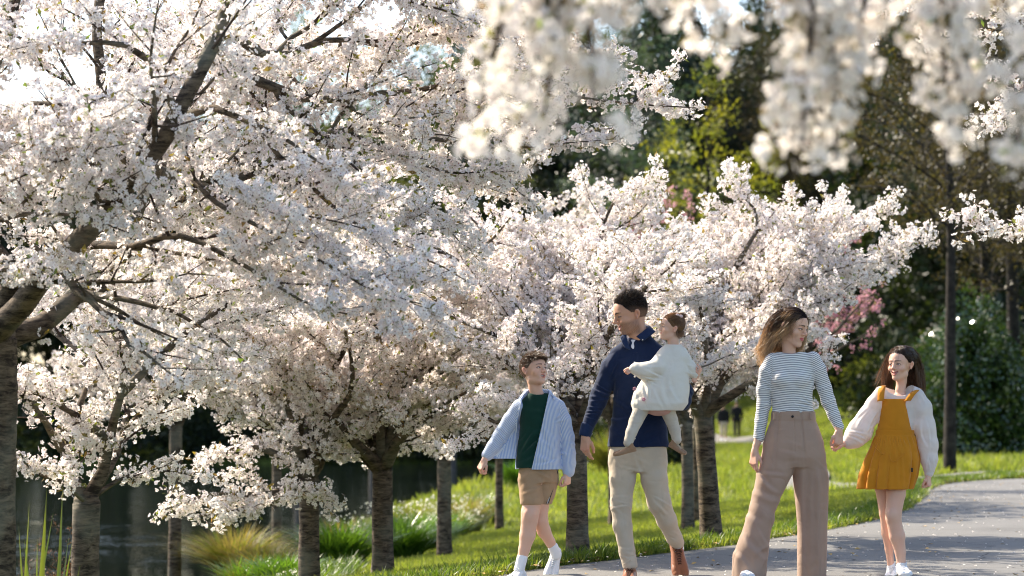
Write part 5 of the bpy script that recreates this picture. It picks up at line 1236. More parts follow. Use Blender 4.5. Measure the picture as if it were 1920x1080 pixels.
# collar leaves: thick curved sheets with a fold
def sheet_part(name, grid, th, mat, parent, **kw):
    """grid (m,n,3) points; gives the sheet thickness th"""
    G_ = np.asarray(grid, float); m, n = G_.shape[:2]; du = np.gradient(G_, axis=1); dv = np.gradient(G_, axis=0); Nn = np.cross(du, dv); Nn /= np.linalg.norm(Nn, axis=2)[..., None] + 1e-9
    V = np.concatenate([(G_ + Nn * th / 2).reshape(-1, 3), (G_ - Nn * th / 2).reshape(-1, 3)]); i = np.arange(m - 1)[:, None] * n + np.arange(n - 1)[None]
    Fq = np.stack([i, i + 1, i + n + 1, i + n], -1).reshape(-1, 4); k = m * n; Fs = [Fq, (Fq + k)[:, ::-1]]
    rim = [j for j in range(n)] + [j * n + n - 1 for j in range(1, m)] + [(m - 1) * n + j for j in range(n - 2, -1, -1)] + [j * n for j in range(m - 2, 0, -1)]
    rim = np.array(rim); nx = np.roll(rim, -1); Fs.append(np.stack([rim, rim + k, nx + k, nx], -1))
    return mesh_np(name, V, np.concatenate(Fs), mat, parent, **kw)
def quad_sheet(name, a, b, c, d, th, mat, parent, bow=(0, 0, 0), n=7):
    u = np.linspace(0, 1, n)[None, :, None]; v = np.linspace(0, 1, n)[:, None, None]
    G_ = (a * (1 - u) + b * u) * (1 - v) + (d * (1 - u) + c * u) * v + np.array(bow) * (4 * u * (1 - u)) ; return sheet_part(name, G_, th, mat, parent)
quad_sheet('collar', P(1218, 611, -2), P(1193, 631, -22), P(1205, 640, -27), P(1229, 622, -10), .004, M_NAVY_IN, shirt, (.006, -.008, .004))
quad_sheet('collar', P(1174, 622, -10), P(1182, 656, -27), P(1172, 652, -28), P(1163, 632, -14), .004, M_NAVY_IN, shirt, (-.006, -.008, .004))
quad_sheet('collar', P(1218, 611, -2), P(1203, 609, 23), P(1203, 622, 27), P(1226, 624, 0), .004, M_NAVY_IN, shirt, (.006, .008, 0))
T = Shape(); T.loft(g.lf([(637, 1189, 0, 10, 12), (650, 1187, -2, 11, 13), (668, 1186, -4, 10, 14)]), .003); part('undershirt', T.mesh(.003), M_TEEW, man)
for py in (680, 706, 735, 765, 795, 822): dots(shirt, [P(1190, py, -34 - (1.5 if py > 700 else -1) - 0)], .0065, (0, -1, 0), M_BTN)
dots(shirt, [P(1205, 637, -29)], .004, (0, -1, 0), M_BTN)
C_ = Shape(); a, b = P(1101, 800, 0), P(1097.5, 813, -2); C_.cap(a, b, 12.6 * g.u, 12.0 * g.u, 0); C_.cap(b - (b - a) * .2, b + (b - a) * 1.5, 9.6 * g.u, 9.4 * g.u, 0, 'sub'); part('cuff', C_.mesh(.003), M_NAVY_IN, shirt)
V, F = tube([(np.array([P(1098, 817, -3) + (math.cos(t) * np.array([1, .1, -.3]) + math.sin(t) * np.array([0, 1, 0])) * .030 for t in np.linspace(0, 6.283, 24)]), np.full(24, .004), 6)]); mesh_np('wrist_band', V, F, M_BRAC, man)
# trousers
S = Shape()
S.loft(g.lf([(822, 1196, 0, 50, 29), (845, 1196, 0, 54, 31), (868, 1196, 0, 55, 30), (884, 1196, 0, 50, 27)]), .02, pw=2.4)
S.chain(g.ch([(1169, 862, -2, 27), (1167, 900, -8, 24), (1164, 945, -15, 19.5), (1167, 985, -17, 17.5), (1176, 1035, -20, 14.5), (1180, 1056, -21, 14)]), .02)
S.chain(g.ch([(1223, 862, -2, 27), (1227, 900, -7, 24.5), (1236, 942, -6, 21.5), (1250, 975, 10, 18), (1264, 1008, 28, 14.5), (1270, 1018, 33, 13.5)]), .02)
dsp = sumf(wrinkle(.0028, 13, 5.0, .6), fold(P(1165, 950, -20), (.15, .2, 1), .034, .0055, .085, .7, 1), fold(P(1236, 945, -15), (.5, .2, 1), .034, .0055, .085, .7, 2), fold(P(1178, 1042, -25), (.2, 0, 1), .026, .006, .06, .7, 3), fold(P(1264, 1005, 20), (.5, 0, 1), .026, .005, .05, .7, 4),
           fold(P(1196, 872, -25), (1, 0, 1.2), .045, .006, .09, .8, 5), fold(P(1180, 880, -25), (-1, 0, .8), .05, .004, .09, .8, 6))
part('trousers', S.mesh(.0045, dsp), M_CHINO, man)
C_ = Shape(); C_.cap(P(1179, 1048, -21), P(1181, 1059, -21.5), 14.6 * g.u, 14.2 * g.u, 0); C_.cap(P(1180, 1056, -21), P(1182, 1070, -22), 12 * g.u, 12 * g.u, 0, 'sub'); part('trouser_cuff', C_.mesh(.0035), M_CHINO, man)
for a, b, r in ((P(1180, 1052, -21), P(1182, 1070, -22), 10), (P(1267, 1012, 30), P(1272, 1028, 36), 10.5)):
    C_ = Shape(); C_.cap(a, b, r * g.u, r * g.u, 0); part('sock' if r > 10.2 else 'ankle', C_.mesh(.004), M_SOCK if r > 10.2 else cloth_mat('ankle_skin', SK_MAN, .5), man)
shoe(man, 'shoe', P(1181, 1067, -23), (-.14, -1, -.04), (0, -.05, 1), .295, M_TAN, M_TANS, M_TANL, high=-.02)
shoe(man, 'shoe', P(1270, 1022, 30), (.10, -.62, -.80), (.0, -.80, .60), .295, M_TAN, M_TANS, M_TANL, high=-.02)
# hair: short sides, longer swept-back top
hl = lambda f, ax: std_hairline(f, ax, .080)
def colf(dark, tip=None, p=1.5):
    dark = np.array(dark); tip = dark if tip is None else np.array(tip); return lambda path, tt: dark + (tip - dark) * tt ** p
def top_side(head, n, hl, seed, flow_top, len_top, len_side, width, segs, col, cap_col, lift=.5, zt=.075):
    Rr, Dd = scalp_points(n, hl, seed); t = sstep(zt - .025, zt + .02, Rr[:, 2] + .25 * np.maximum(-Rr[:, 1], 0)); L = (len_side + (len_top - len_side) * t) * (1 - .6 * sstep(.05, .0, Rr[:, 2]))
    fl = np.array(flow_top, float)[None] * t[:, None] + np.array([0, .35, -.8])[None] * (1 - t[:, None]); d = Dd * (lift * t[:, None] + .12) + fl + np.random.default_rng(seed).normal(0, .2, Rr.shape)
    a = strands(head, Rr, d, L, width, segs, col, seed=seed, out=.003); b = scalp_cap(head, hl, cap_col, .003, fade=.7)
    return [a], b
hair_part(man, *top_side(hd, 5200, hl, 3, (.05, .80, .30), 0.030, .007, .0010, 5, colf((.018, .012, .010), (.05, .034, .025)), (.016, .011, .009), lift=.34))

# ---------------------------------------------------------------- TODDLER
g = Rig(14.98); P = g.P
bab = empty('person', tuple(P(1236, 775, 0))); tag(bab, 'toddler in cream knitted cardigan and tan booties carried on the arm of the man', 'person', 'family walking along the path')
hd = Head(P(1259, 615, 6), -78, -4, 4, .72, SK_KID, lips=(.55, .22, .20), kid=1.0, mouth_w=.036, smile=.0, nose=.62, brow=(.22, .13, .08), eye_open=1.25, iris=(.06, .035, .025), gaze=(0, 6))
hd.build(P(1262, 655, 6), 9.5 * g.u)
B = Shape(); B.loft(g.lf([(652, 1262, 6, 18, 12), (690, 1256, 4, 28, 20), (765, 1236, 0, 34, 22)]), .01); B.cap(P(1262, 660, 6), P(1262, 646, 6), 10 * g.u, 9.5 * g.u, .01)
B.chain(g.ch([(1244, 668, -4, 7), (1222, 692, -14, 7), (1190, 692, -16, 5.5)]), .006); B.chain(g.ch([(1282, 668, 10, 7), (1298, 690, 10, 7), (1307, 704, 6, 5)]), .006)
B.chain(g.ch([(1200, 772, -8, 11), (1186, 802, -16, 8), (1178, 832, -22, 6)]), .006); B.chain(g.ch([(1254, 772, 4, 11), (1264, 800, 10, 8), (1270, 826, 12, 6)]), .006)
h1 = hand_mesh(P(1187, 692, -17), (-.9, -.1, -.35), (-.2, -.95, .2), (0, -.2, 1), .50, curl=.9, arm=P(1197, 692, -16), arm_r=6 * g.u, skin=SK_KID)
h2 = hand_mesh(P(1308, 704, 6), (.35, -.3, .85), (.8, -.5, -.1), (-.6, -.6, .5), .50, curl=.5, arm=P(1302, 712, 8), arm_r=5.5 * g.u, skin=SK_KID)
part('body', join([(hd.V, hd.Q, hd.C), body_mesh(B, SK_KID), h1, h2]), M_SKIN, bab); hd.parts(bab)
S = Shape(); S.loft(g.lf([(646, 1262, 6, 14, 11), (654, 1262, 6, 25, 15), (672, 1260, 5, 33, 21), (700, 1252, 3, 40, 26), (735, 1240, 0, 52, 30), (757, 1236, -2, 54, 31), (770, 1233, -2, 47, 28)]), .015)
S.chain(g.ch([(1246, 668, -2, 15), (1232, 690, -10, 17), (1210, 696, -15, 16), (1194, 692, -16, 13)]), .018); S.cap(P(1193, 692, -16), P(1187, 692, -17), 9 * g.u, 8 * g.u, .01)
S.chain(g.ch([(1278, 668, 8, 14), (1293, 690, 10, 13), (1303, 702, 8, 9)]), .018)
dsp = sumf(wrinkle(.003, 15, 8, .7), fold(P(1222, 706, -20), (.3, 0, 1), .03, .007, .07, .8, 1), fold(P(1238, 735, -30), (1, 0, .15), .045, .006, .11, .8, 2), fold(P(1290, 692, 0), (.7, 0, .7), .03, .004, .06, .8, 3), fold(P(1205, 735, -25), (.9, 0, .5), .04, .004, .08, .8, 4))
card = part('cardigan', S.mesh(.004, dsp), M_KNIT, bab)
S = Shape(); S.ell(P(1236, 768, 0), (24 * g.u, 24 * g.u, 12 * g.u), 0); part('romper', S.mesh(.004), M_PINK, bab)
S = Shape(); S.chain(g.ch([(1203, 766, -6, 15), (1192, 790, -13, 12.5), (1184, 810, -19, 10.5), (1178, 830, -22, 9)]), .01); S.chain(g.ch([(1250, 766, 4, 15), (1259, 788, 9, 12), (1265, 806, 11, 10.5), (1269, 824, 12, 9)]), .01)
part('tights', S.mesh(.004, sumf(wrinkle(.0012, 26, 2), fold(P(1190, 795, -20), (.2, 0, 1), .018, .002, .05), fold(P(1262, 795, 0), (.2, 0, 1), .018, .002, .05))), M_TIGHT, bab)
M_SUEL = cloth_mat('booty_lace', (.62, .50, .34), .8)
shoe(bab, 'booty', P(1178, 829, -22), (-.93, -.30, -.22), (-.05, -.1, 1), .152, M_SUEDE, M_SUEDE, M_SUEL, high=.12, wid=1.15, shaft_r=.19)
shoe(bab, 'booty', P(1269, 824, 12), (.62, -.70, -.38), (.25, -.1, 1), .146, M_SUEDE, M_SUEDE, M_SUEL, high=.12, wid=1.15, shaft_r=.19)
hl = lambda f, ax: std_hairline(f, ax, .076)
hc = (.22, .125, .065)
Rr, Dd = scalp_points(3600, hl, 11); bun = np.array([0, .082, .112])
def dr(Pl, t, D): v = bun - Pl; return .55 * v / (np.linalg.norm(v, axis=1)[:, None] + 1e-6)
lens = np.minimum(np.linalg.norm(bun - Rr, axis=1) * 1.05, .16)
low = Rr[:, 2] < -.005; d0 = Dd * .1 + (bun - Rr); d0[low] = Dd[low] * .2 + [0, .2, -.9]; lens[low] = .05
a = strands(hd, Rr, d0, lens, .0012, 7, colf(hc, (.30, .18, .10)), lambda Pl, t, D: dr(Pl, t, D) * (~low)[:, None], out=.004, seed=2)
q = np.random.default_rng(5).normal(size=(700, 3)); q /= np.linalg.norm(q, axis=1)[:, None]
b = strands(hd, bun + q * .016, q, np.full(700, .036), .0014, 6, colf((.14, .08, .045), (.32, .20, .11)), lambda Pl, t, D: np.cross(D, [0.3, 1, .2]) * .5, False, seed=3)
hair_part(bab, [a, b], scalp_cap(hd, hl, (.14, .08, .042), .0035))
M_BOW = cloth_mat('pale_pink_bow', (.80, .58, .55), .7)
c = hd.w(np.array([.045, .048, .112])); S = Shape(); S.ell(c + [-.012, 0, .004], (.013, .008, .009), 0); S.ell(c + [.010, 0, -.004], (.013, .008, .010), .003); part('hair_bow', S.mesh(.002), M_BOW, bab)
M_EMB = cloth_mat('pink_embroidery', (.66, .30, .34), .9)
for px, py in ((1190, 729), (1207, 749)):
    S = Shape(); o_ = P(px, py, -28 - (6 if py > 740 else 0)); [S.ell(o_ + np.array([math.cos(t) * .0075, 0, math.sin(t) * .0075]), (.0055, .005, .0055), .002) for t in np.linspace(0, 6.28, 6)[:-1]]; part('embroidered_flower', S.mesh(.002), M_EMB, card)

# ---------------------------------------------------------------- WOMAN
g = Rig(15.15); P = g.P
wom = empty('person', tuple(g.P(1480, 1078, 0) * [1, 1, 0])); tag(wom, 'woman in striped top and wide dusty pink trousers holding the hand of the girl', 'person', 'family walking along the path')
hd = Head(P(1486, 614, 2), 50, 15, 4, .99, SK_WOM, lips=(.52, .13, .14), mouth_w=.046, mouth_open=.0035, smile=.001, gaze=(12, -12), brow=(.05, .03, .022), nose=.92, iris=(.06, .04, .02), eye_open=.9, jaw=.90, browh=.8, teeth=False)
hd.build(P(1480, 668, 5), 12 * g.u, [(P(1456, 680, 4), P(1510, 680, 4), 9 * g.u, 9 * g.u), (P(1480, 682, -2), P(1484, 682, -2), 14 * g.u, 14 * g.u)])
B = Shape(); B.loft(g.lf([(676, 1482, 4, 26, 10), (684, 1482, 4, 34, 14), (700, 1482, 2, 36, 20), (765, 1485, 2, 32, 18), (800, 1486, 2, 40, 22), (860, 1488, 2, 44, 24)]), .012)
B.chain(g.ch([(1442, 686, 3, 10), (1432, 755, 8, 8.5), (1420, 830, -2, 7)]), .008); B.chain(g.ch([(1528, 684, 3, 10), (1552, 752, 4, 8.5), (1574, 805, -6, 6.5)]), .008)
B.chain(g.ch([(1462, 870, 0, 22), (1432, 960, -14, 14), (1398, 1062, -30, 9)]), .01); B.chain(g.ch([(1515, 870, 0, 22), (1521, 960, 4, 14), (1521, 1065, 8, 9)]), .01)
h1 = hand_mesh(P(1415, 846, -6), (-.10, -.16, -1), (-.75, -.62, .05), (.8, -.6, 0), .92, curl=.4, curls=[.28, .35, .45, .5], thumb=.35, arm=P(1423, 812, 0), arm_r=7.6 * g.u, skin=SK_WOM)
h2 = hand_mesh(P(1573, 808, -8), (-.05, -.10, -1), (.55, -.83, .05), (-.8, -.4, 0), .90, curl=.95, curls=[1.0, 1.05, 1.1, 1.1], thumb=.6, arm=P(1566, 784, -2), arm_r=7.6 * g.u, skin=SK_WOM)
part('body', join([(hd.V, hd.Q, hd.C), body_mesh(B, SK_WOM), h1, h2]), M_SKIN, wom); hd.parts(wom)
S = Shape(); la = g.ch([(1448, 676, 3, 15), (1438, 696, 4, 14.5), (1432, 730, 7, 13.5), (1432, 758, 8, 13), (1427, 790, 4, 11.5), (1423, 820, 0, 10.5)])
ra = g.ch([(1524, 674, 3, 15), (1534, 694, 4, 15), (1546, 728, 5, 13.5), (1553, 752, 4, 13), (1563, 778, 0, 11), (1573, 800, -4, 9.5)])
S.loft(g.lf([(660, 1484, 4, 26, 15), (666, 1484, 4, 37, 17), (678, 1484, 3, 42, 20), (700, 1483, 1, 43, 25), (718, 1483, 0, 43, 27), (742, 1485, 1, 38, 24), (762, 1486, 2, 38, 23), (779, 1487, 2, 41, 24)]), .012)
S.chain(la, .014); S.chain(ra, .014)
for sx in (-1, 1): S.ell(P(1483 + sx * 18, 712, -17), (15 * g.u, 12 * g.u, 14 * g.u), .02)
S.ell(P(1482, 651, -2), (25 * g.u, 24 * g.u, 13 * g.u), .004, 'sub')
dsp = sumf(wrinkle(.002, 15, 3, .8), fold(P(1442, 720, -12), (.8, 0, .5), .03, .004, .06, .8), fold(P(1524, 720, -12), (-.8, 0, .5), .03, .004, .06, .8), fold(P(1512, 762, -20), (.4, 0, 1), .028, .005, .07, .8, 3), fold(P(1460, 764, -20), (-.3, 0, 1), .03, .004, .07, .8, 4), fold(P(1555, 760, 0), (.4, 0, -1), .022, .003, .06, .8, 5), fold(P(1431, 760, 0), (.1, 0, -1), .022, .003, .06, .8, 6))
Vs, Qs = S.mesh(.0035, dsp)
za = Vs[:, 2] - .10 * np.abs(Vs[:, 0] - g.x(1484)) ** 1.5 * 3
a1, d1 = along(Vs, [p for p, _ in la]); a2, d2 = along(Vs, [p for p, _ in ra])
sc_ = np.where((d1 < 17 * g.u) & (Vs[:, 0] < g.x(1446) + (Vs[:, 2] - g.z(700)) * .1), g.z(676) - a1, np.where((d2 < 17 * g.u) & (Vs[:, 0] > g.x(1523)), g.z(674) - a2, za))
mesh_np('striped_top', Vs, Qs, M_STRIPE, wom, attrs={'sc': sc_})
S = Shape()
S.loft(g.lf([(772, 1487, 2, 40, 24), (786, 1487, 2, 41, 25), (800, 1487, 2, 47, 28), (830, 1487, 1, 57, 33), (858, 1487, 0, 59, 33), (876, 1487, 0, 50, 27)]), .02, pw=2.2)
S.loft(g.lf([(808, 1466, 0, 18, 22), (850, 1460, -2, 31, 29), (885, 1452, -6, 34, 28), (940, 1431, -13, 26, 26), (990, 1416, -20, 26, 26), (1040, 1402, -26, 33, 29), (1080, 1399, -30, 32, 30)]), .02, pw=2.2)
S.loft(g.lf([(808, 1508, 2, 20, 22), (850, 1515, 2, 30, 29), (885, 1518, 4, 33, 28), (940, 1521, 6, 31, 27), (990, 1522, 7, 28, 27), (1040, 1521, 8, 28, 27), (1085, 1520, 8, 27, 27)]), .02, pw=2.2)
def trou(x, y, z):
    f = 1 * (y < g.D + .02)
    cr = np.exp(-((x - (g.x(1500) + (g.z(800) - z) * .06)) / .007) ** 2) * sstep(g.z(900), g.z(800), z) * .007 + np.exp(-((x - (g.x(1456) - (g.z(800) - z) * .12)) / .008) ** 2) * sstep(g.z(900), g.z(800), z) * .006
    crease = np.exp(-((x - (g.x(1530) + 0 * z)) / .022) ** 2) * sstep(g.z(870), g.z(920), z) * -.014      # soft front crease valley and ridge
    crease += np.exp(-((x - g.x(1508)) / .020) ** 2) * sstep(g.z(850), g.z(900), z) * .010
    fly = np.exp(-((x - (g.x(1484) + .004)) / .003) ** 2) * sstep(g.z(850), g.z(845), z) * sstep(g.z(783), g.z(790), z) * .003
    band = -.003 * sstep(g.z(789), g.z(786), z)
    return (cr + crease + fly) * f + band
dsp = sumf(wrinkle(.0015, 9, 2, .35), trou, fold(P(1430, 960, -25), (.62, 0, 1), .10, .010, .16, .8, 1), fold(P(1408, 1030, -40), (.9, 0, .8), .07, .014, .12, .8, 2), fold(P(1425, 1050, -40), (1, 0, -.5), .06, .010, .09, .8, 3), fold(P(1445, 900, -25), (.8, 0, 1), .08, .009, .12, .8, 4),
           fold(P(1535, 1050, -10), (1, 0, -.9), .06, .009, .08, .8, 5), fold(P(1535, 900, -20), (1, 0, .15), .07, .006, .14, .8, 6), fold(P(1487, 850, -30), (.25, 0, 1), .05, .005, .08, .8, 7))
tr_ = part('trousers', S.mesh(.0045, dsp), M_TROU, wom)
dots(tr_, [P(1486, 781, -25.5)], .009, (0, -1, 0), M_BTND)
for px in (1452, 1520): quad_sheet('belt_loop', P(px - 1.6, 774, -22), P(px + 1.6, 774, -22), P(px + 1.6, 787, -23), P(px - 1.6, 787, -23), .004, M_TROU, tr_)
shoe(wom, 'sneaker', P(1399, 1064, -38), (-.05, -1, .10), (0, .1, 1), .265, M_WHITE, M_WSOLE, M_WLACE)
shoe(wom, 'sneaker', P(1528, 1074, 6), (.25, -1, 0), (0, 0, 1), .265, M_WHITE, M_WSOLE, M_WLACE)
# hair: dark roots to blond ends blown to the left
hl = lambda f, ax: std_hairline(f, ax, .080)
Rr, Dd = scalp_points(7000, hl, 21); r_ = np.random.default_rng(9); sidep = np.sign(Rr[:, 0] + .004)
W2L = hd.M                                                   # columns map local->world
wl_ = lambda v: np.array(v, float) @ W2L                       # world vector -> local
down = wl_((0, 0, -1)); left = wl_((-1, 0, 0)); back = wl_((0, 1, 0))
near = ((Rr[:, 0] < .0) & (Rr[:, 1] < .02))[:, None]; goL = (Rr[:, 0] < .02) | (Rr[:, 1] > .02)
d0 = np.stack([sidep * .55, np.full(len(Rr), 1.1), np.full(len(Rr), .02)], -1) + Dd * .06
wind = np.where(goL, r_.uniform(.2, 1.0, len(Rr)) ** 1.5 * .15, .01)[:, None]
def drift(Pl, t, D): return down * (.50) + (left * wind * (1.0 if t > .5 else .10) * (2.6 if t > .72 else 1)) + np.array([0, 1.0, 0]) * np.where(near, .55 if t < .45 else .12, .24 if t < .3 else .0) + r_.normal(0, .035, Pl.shape)
L = np.where(goL, r_.uniform(.20, .31, len(Rr)), r_.uniform(.20, .27, len(Rr)))
def cw(path, tt):
    c0 = np.array([.020, .014, .014]); c1 = np.array([.14, .075, .038]); c2 = np.array([.52, .36, .20]); t = tt
    return np.where(t < .45, c0 + (c1 - c0) * (t / .45) ** 1.6, c1 + (c2 - c1) * ((t - .45) / .55) ** .8)
a = strands(hd, Rr, d0, L, .0013, 14, cw, drift, curl_amp=.012, seed=4, out=.003)
hair_part(wom, [a], scalp_cap(hd, hl, (.014, .010, .010), .004))

# ---------------------------------------------------------------- GIRL
g = Rig(15.25); P = g.P
gir = empty('person', tuple(g.P(1682, 1076, 0) * [1, 1, 0])); tag(gir, 'smiling girl in mustard pinafore dress and white puffy blouse, walking at the right', 'person', 'family walking along the path')
hd = Head(P(1689, 684, 2), -40, 3, 0, .90, SK_KID, lips=(.55, .20, .18), kid=.6, mouth_w=.056, mouth_open=.0070, smile=.011, gaze=(-16, 0), brow=(.10, .055, .035), nose=.85, iris=(.05, .03, .02), eye_open=1.05, jaw=.88, browh=.75)
hd.build(P(1688, 732, 4), 9 * g.u, [(P(1662, 748, 3), P(1714, 748, 3), 8.5 * g.u, 8.5 * g.u), (P(1684, 752, -4), P(1690, 752, -4), 11 * g.u, 11 * g.u)])
B = Shape(); B.loft(g.lf([(744, 1688, 4, 26, 9), (754, 1687, 4, 31, 13), (770, 1682, 3, 31, 18), (820, 1677, 2, 28, 16), (870, 1674, 2, 32, 20)]), .012)
B.chain(g.ch([(1650, 748, 3, 8.5), (1614, 806, 6, 7), (1586, 832, 0, 5.5)]), .008); B.chain(g.ch([(1724, 748, 3, 8.5), (1736, 825, 4, 7), (1741, 888, -2, 5.5)]), .008)
B.chain(g.ch([(1655, 870, 8, 17), (1654, 912, 14, 14), (1660, 962, 20, 11), (1663, 1000, 27, 10), (1667, 1030, 30, 7.5), (1671, 1064, 32, 6.5)]), .012)
B.chain(g.ch([(1684, 870, -4, 19), (1680, 925, -10, 17.5), (1675, 962, -13, 15), (1675, 972, -13, 14), (1682, 1005, -9, 14.5), (1688, 1035, -7, 10), (1690, 1062, -6, 8)]), .012)
B.ell(P(1672, 966, -25), (9 * g.u, 6 * g.u, 10 * g.u), .02)
h1 = hand_mesh(P(1585, 831, -4), (-1, -.1, -.05), (-.05, -.25, 1), (0, -1, -.2), .80, curl=.85, thumb=.7, arm=P(1600, 826, 0), arm_r=6.5 * g.u, skin=SK_KID)
h2 = hand_mesh(P(1741, 891, -3), (0, -.1, -1), (.85, -.5, 0), (-.6, -.8, 0), .74, curl=1.15, curls=[1.1, 1.2, 1.25, 1.25], thumb=.9, arm=P(1741, 876, 0), arm_r=6.5 * g.u, skin=SK_KID)
part('body', join([(hd.V, hd.Q, hd.C), body_mesh(B, SK_KID, .0045), h1, h2]), M_SKIN, gir); hd.parts(gir)
S = Shape(); S.loft(g.lf([(721, 1690, 4, 18, 12), (726, 1689, 4, 30, 14), (736, 1687, 4, 40, 17), (756, 1685, 3, 39, 21), (800, 1680, 2, 34, 20), (825, 1677, 2, 33, 19)]), .012)
S.chain(g.ch([(1652, 738, 3, 14), (1640, 758, 4, 16), (1627, 782, 5, 19), (1613, 808, 5, 23), (1603, 820, 4, 20), (1592, 829, 2, 13)]), .02); S.cap(P(1592, 829, 0), P(1587, 831, -2), 9 * g.u, 8.5 * g.u, .006)
S.chain(g.ch([(1720, 742, 3, 14), (1729, 765, 4, 18), (1734, 800, 4, 19.5), (1739, 835, 3, 19), (1742, 862, 1, 16), (1742, 878, -1, 12)]), .02); S.cap(P(1742, 878, -1), P(1741.5, 888, -2), 9.5 * g.u, 9 * g.u, .006)
S.ell(P(1687, 722, -5), (27 * g.u, 26 * g.u, 20 * g.u), .004, 'sub')
dsp = sumf(wrinkle(.004, 13, 6, .6), fold(P(1625, 790, -10), (.7, 0, -.5), .035, .006, .10, .8, 1), fold(P(1605, 822, -10), (.2, 0, 1), .03, .007, .07, .8, 2), fold(P(1738, 820, -10), (1, 0, .2), .035, .006, .12, .8, 3), fold(P(1742, 870, -8), (1, 0, .05), .022, .005, .05, .8, 4), fold(P(1728, 750, -8), (1, 0, .2), .022, .004, .05, .8, 5))
part('blouse', S.mesh(.004, dsp), M_BLOUSE, gir)
S = Shape()
S.loft(g.lf([(748, 1676, 0, 27.5, 22), (775, 1676, -1, 28.5, 24), (800, 1676, -1, 31.5, 23.5), (818, 1676, 0, 35.5, 23)]), .004)
S.loft(g.lf([(744, 1676, 14, 60, 26), (794, 1676, 14, 60, 22)]), .004, 'sub')                # bib only at the front
S.loft(g.lf([(806, 1677, 1, 36, 23.5), (819, 1677, 1, 36.5, 24)]), .004)
def skf(x, y, z):
    X = x - g.x(1668); Y = y - g.D; a = np.arctan2(Y, X); h = np.clip((g.z(818) - z) / (g.z(818) - g.z(917)), 0, 1) 
    ga = np.sin(a * 34 + 2 * np.sin(a * 5)) * .0035 * np.exp(-((z - g.z(826)) / .035) ** 2)
    return -(np.abs(np.sin(a * 4.5 + 1.3 * np.sin(a * 3 + 1) + h * .9)) ** .7 * .024 - .014 + np.sin(a * 17 + 2 + 1.5 * np.sin(a * 5)) * .005 * (1.2 - h)) * np.minimum(h * 1.3, 1) - ga
S.loft(g.lf([(817, 1677, 1, 36, 24), (835, 1675, 1, 42, 30), (860, 1671, 1, 50, 36), (890, 1663, 0, 52, 39), (917, 1657, 0, 49, 40)]), .004, shell=.0042, warp=skf)
dsp = sumf( lambda x, y, z: .0018 * np.exp(-((z - g.z(806)) / .003) ** 2))
pin = part('pinafore', S.mesh(.004, dsp), M_RUST_C, gir)
for a_, b_, c_ in ((( 1651, 752, -24), (1652, 735, -15), (1655, 724, 4)), ((1701, 752, -24), (1711, 738, -16), (1721, 729, 4))):
    Pm = smooth_path([P(*a_), P(*b_), P(*c_)], .01, 0); k = len(Pm); w_ = np.array([1, .15, .1]) * 6.5 * g.u
    sheet_part('strap', np.stack([Pm - w_ + [0, -.004, 0], Pm + [0, -.009, .002], Pm + w_ + [0, -.004, 0]], 1), .004, M_RUST_C, pin)
for pts in ([(1640, 838, -33), (1655, 852, -38), (1660, 846, -38)], [(1666, 852, -38), (1676, 866, -41), (1697, 848, -38)]):
    V, F = tube([(smooth_path([P(*q) for q in pts], .006, 0), np.full(len(smooth_path([P(*q) for q in pts], .006, 0)), .0028), 5)]); mesh_np('pocket_edge', V, F, M_RUST_C, pin)
quad_sheet('label', P(1708.5, 877, -37), P(1711.5, 877, -36), P(1711.5, 885, -37), P(1708.5, 885, -38), .002, M_BLK, pin)
for a, b, r in ((P(1671, 1058, 32), P(1671, 1070, 32), 8.5), (P(1690, 1056, -6), P(1690, 1068, -6), 9)):
    C_ = Shape(); C_.cap(a, b, r * g.u * .8, r * g.u, 0); part('sock', C_.mesh(.004), M_SOCK, gir)
shoe(gir, 'sneaker', P(1691, 1054, -8), (.0, -1, -.02), (0, 0, 1), .235, M_WHITE, M_WSOLE, M_WLACE, high=.03, wid=1.05)
shoe(gir, 'sneaker', P(1672, 1062, 32), (-.25, -1, -.12), (0, -.1, 1), .235, M_WHITE, M_WSOLE, M_WLACE)
hl = lambda f, ax: std_hairline(f, ax, .070)
Rr, Dd = scalp_points(6500, hl, 31); r_ = np.random.default_rng(12)
wl_ = lambda v: np.array(v, float) @ hd.M
down = wl_((0, 0, -1)); left = wl_((-1, 0, 0)); back = wl_((0, 1, 0))
d0 = np.stack([np.sign(Rr[:, 0]) * .25, np.full(len(Rr), 1.3), np.full(len(Rr), .15)], -1) + Dd * .1
wisp = r_.random(len(Rr)) < .03; sx = (Rr @ hd.M.T)[:, 0]
def drift(Pl, t, D): return down * (.02 if t < .22 else .25 if t < .4 else .6) + back * (.45 if t < .35 else .02) + wl_((1, 0, 0)) * (np.sign(sx)[:, None] * (.10 if t < .6 else .03)) + left * wisp[:, None] * .22 * (t > .4) + r_.normal(0, .035, Pl.shape)
a = strands(hd, Rr, d0, r_.uniform(.28, .37, len(Rr)), .0013, 14, colf((.05, .026, .015), (.13, .065, .035)), drift, curl_amp=.006, seed=6, out=.005)
hair_part(gir, [a], scalp_cap(hd, hl, (.035, .019, .012), .003))

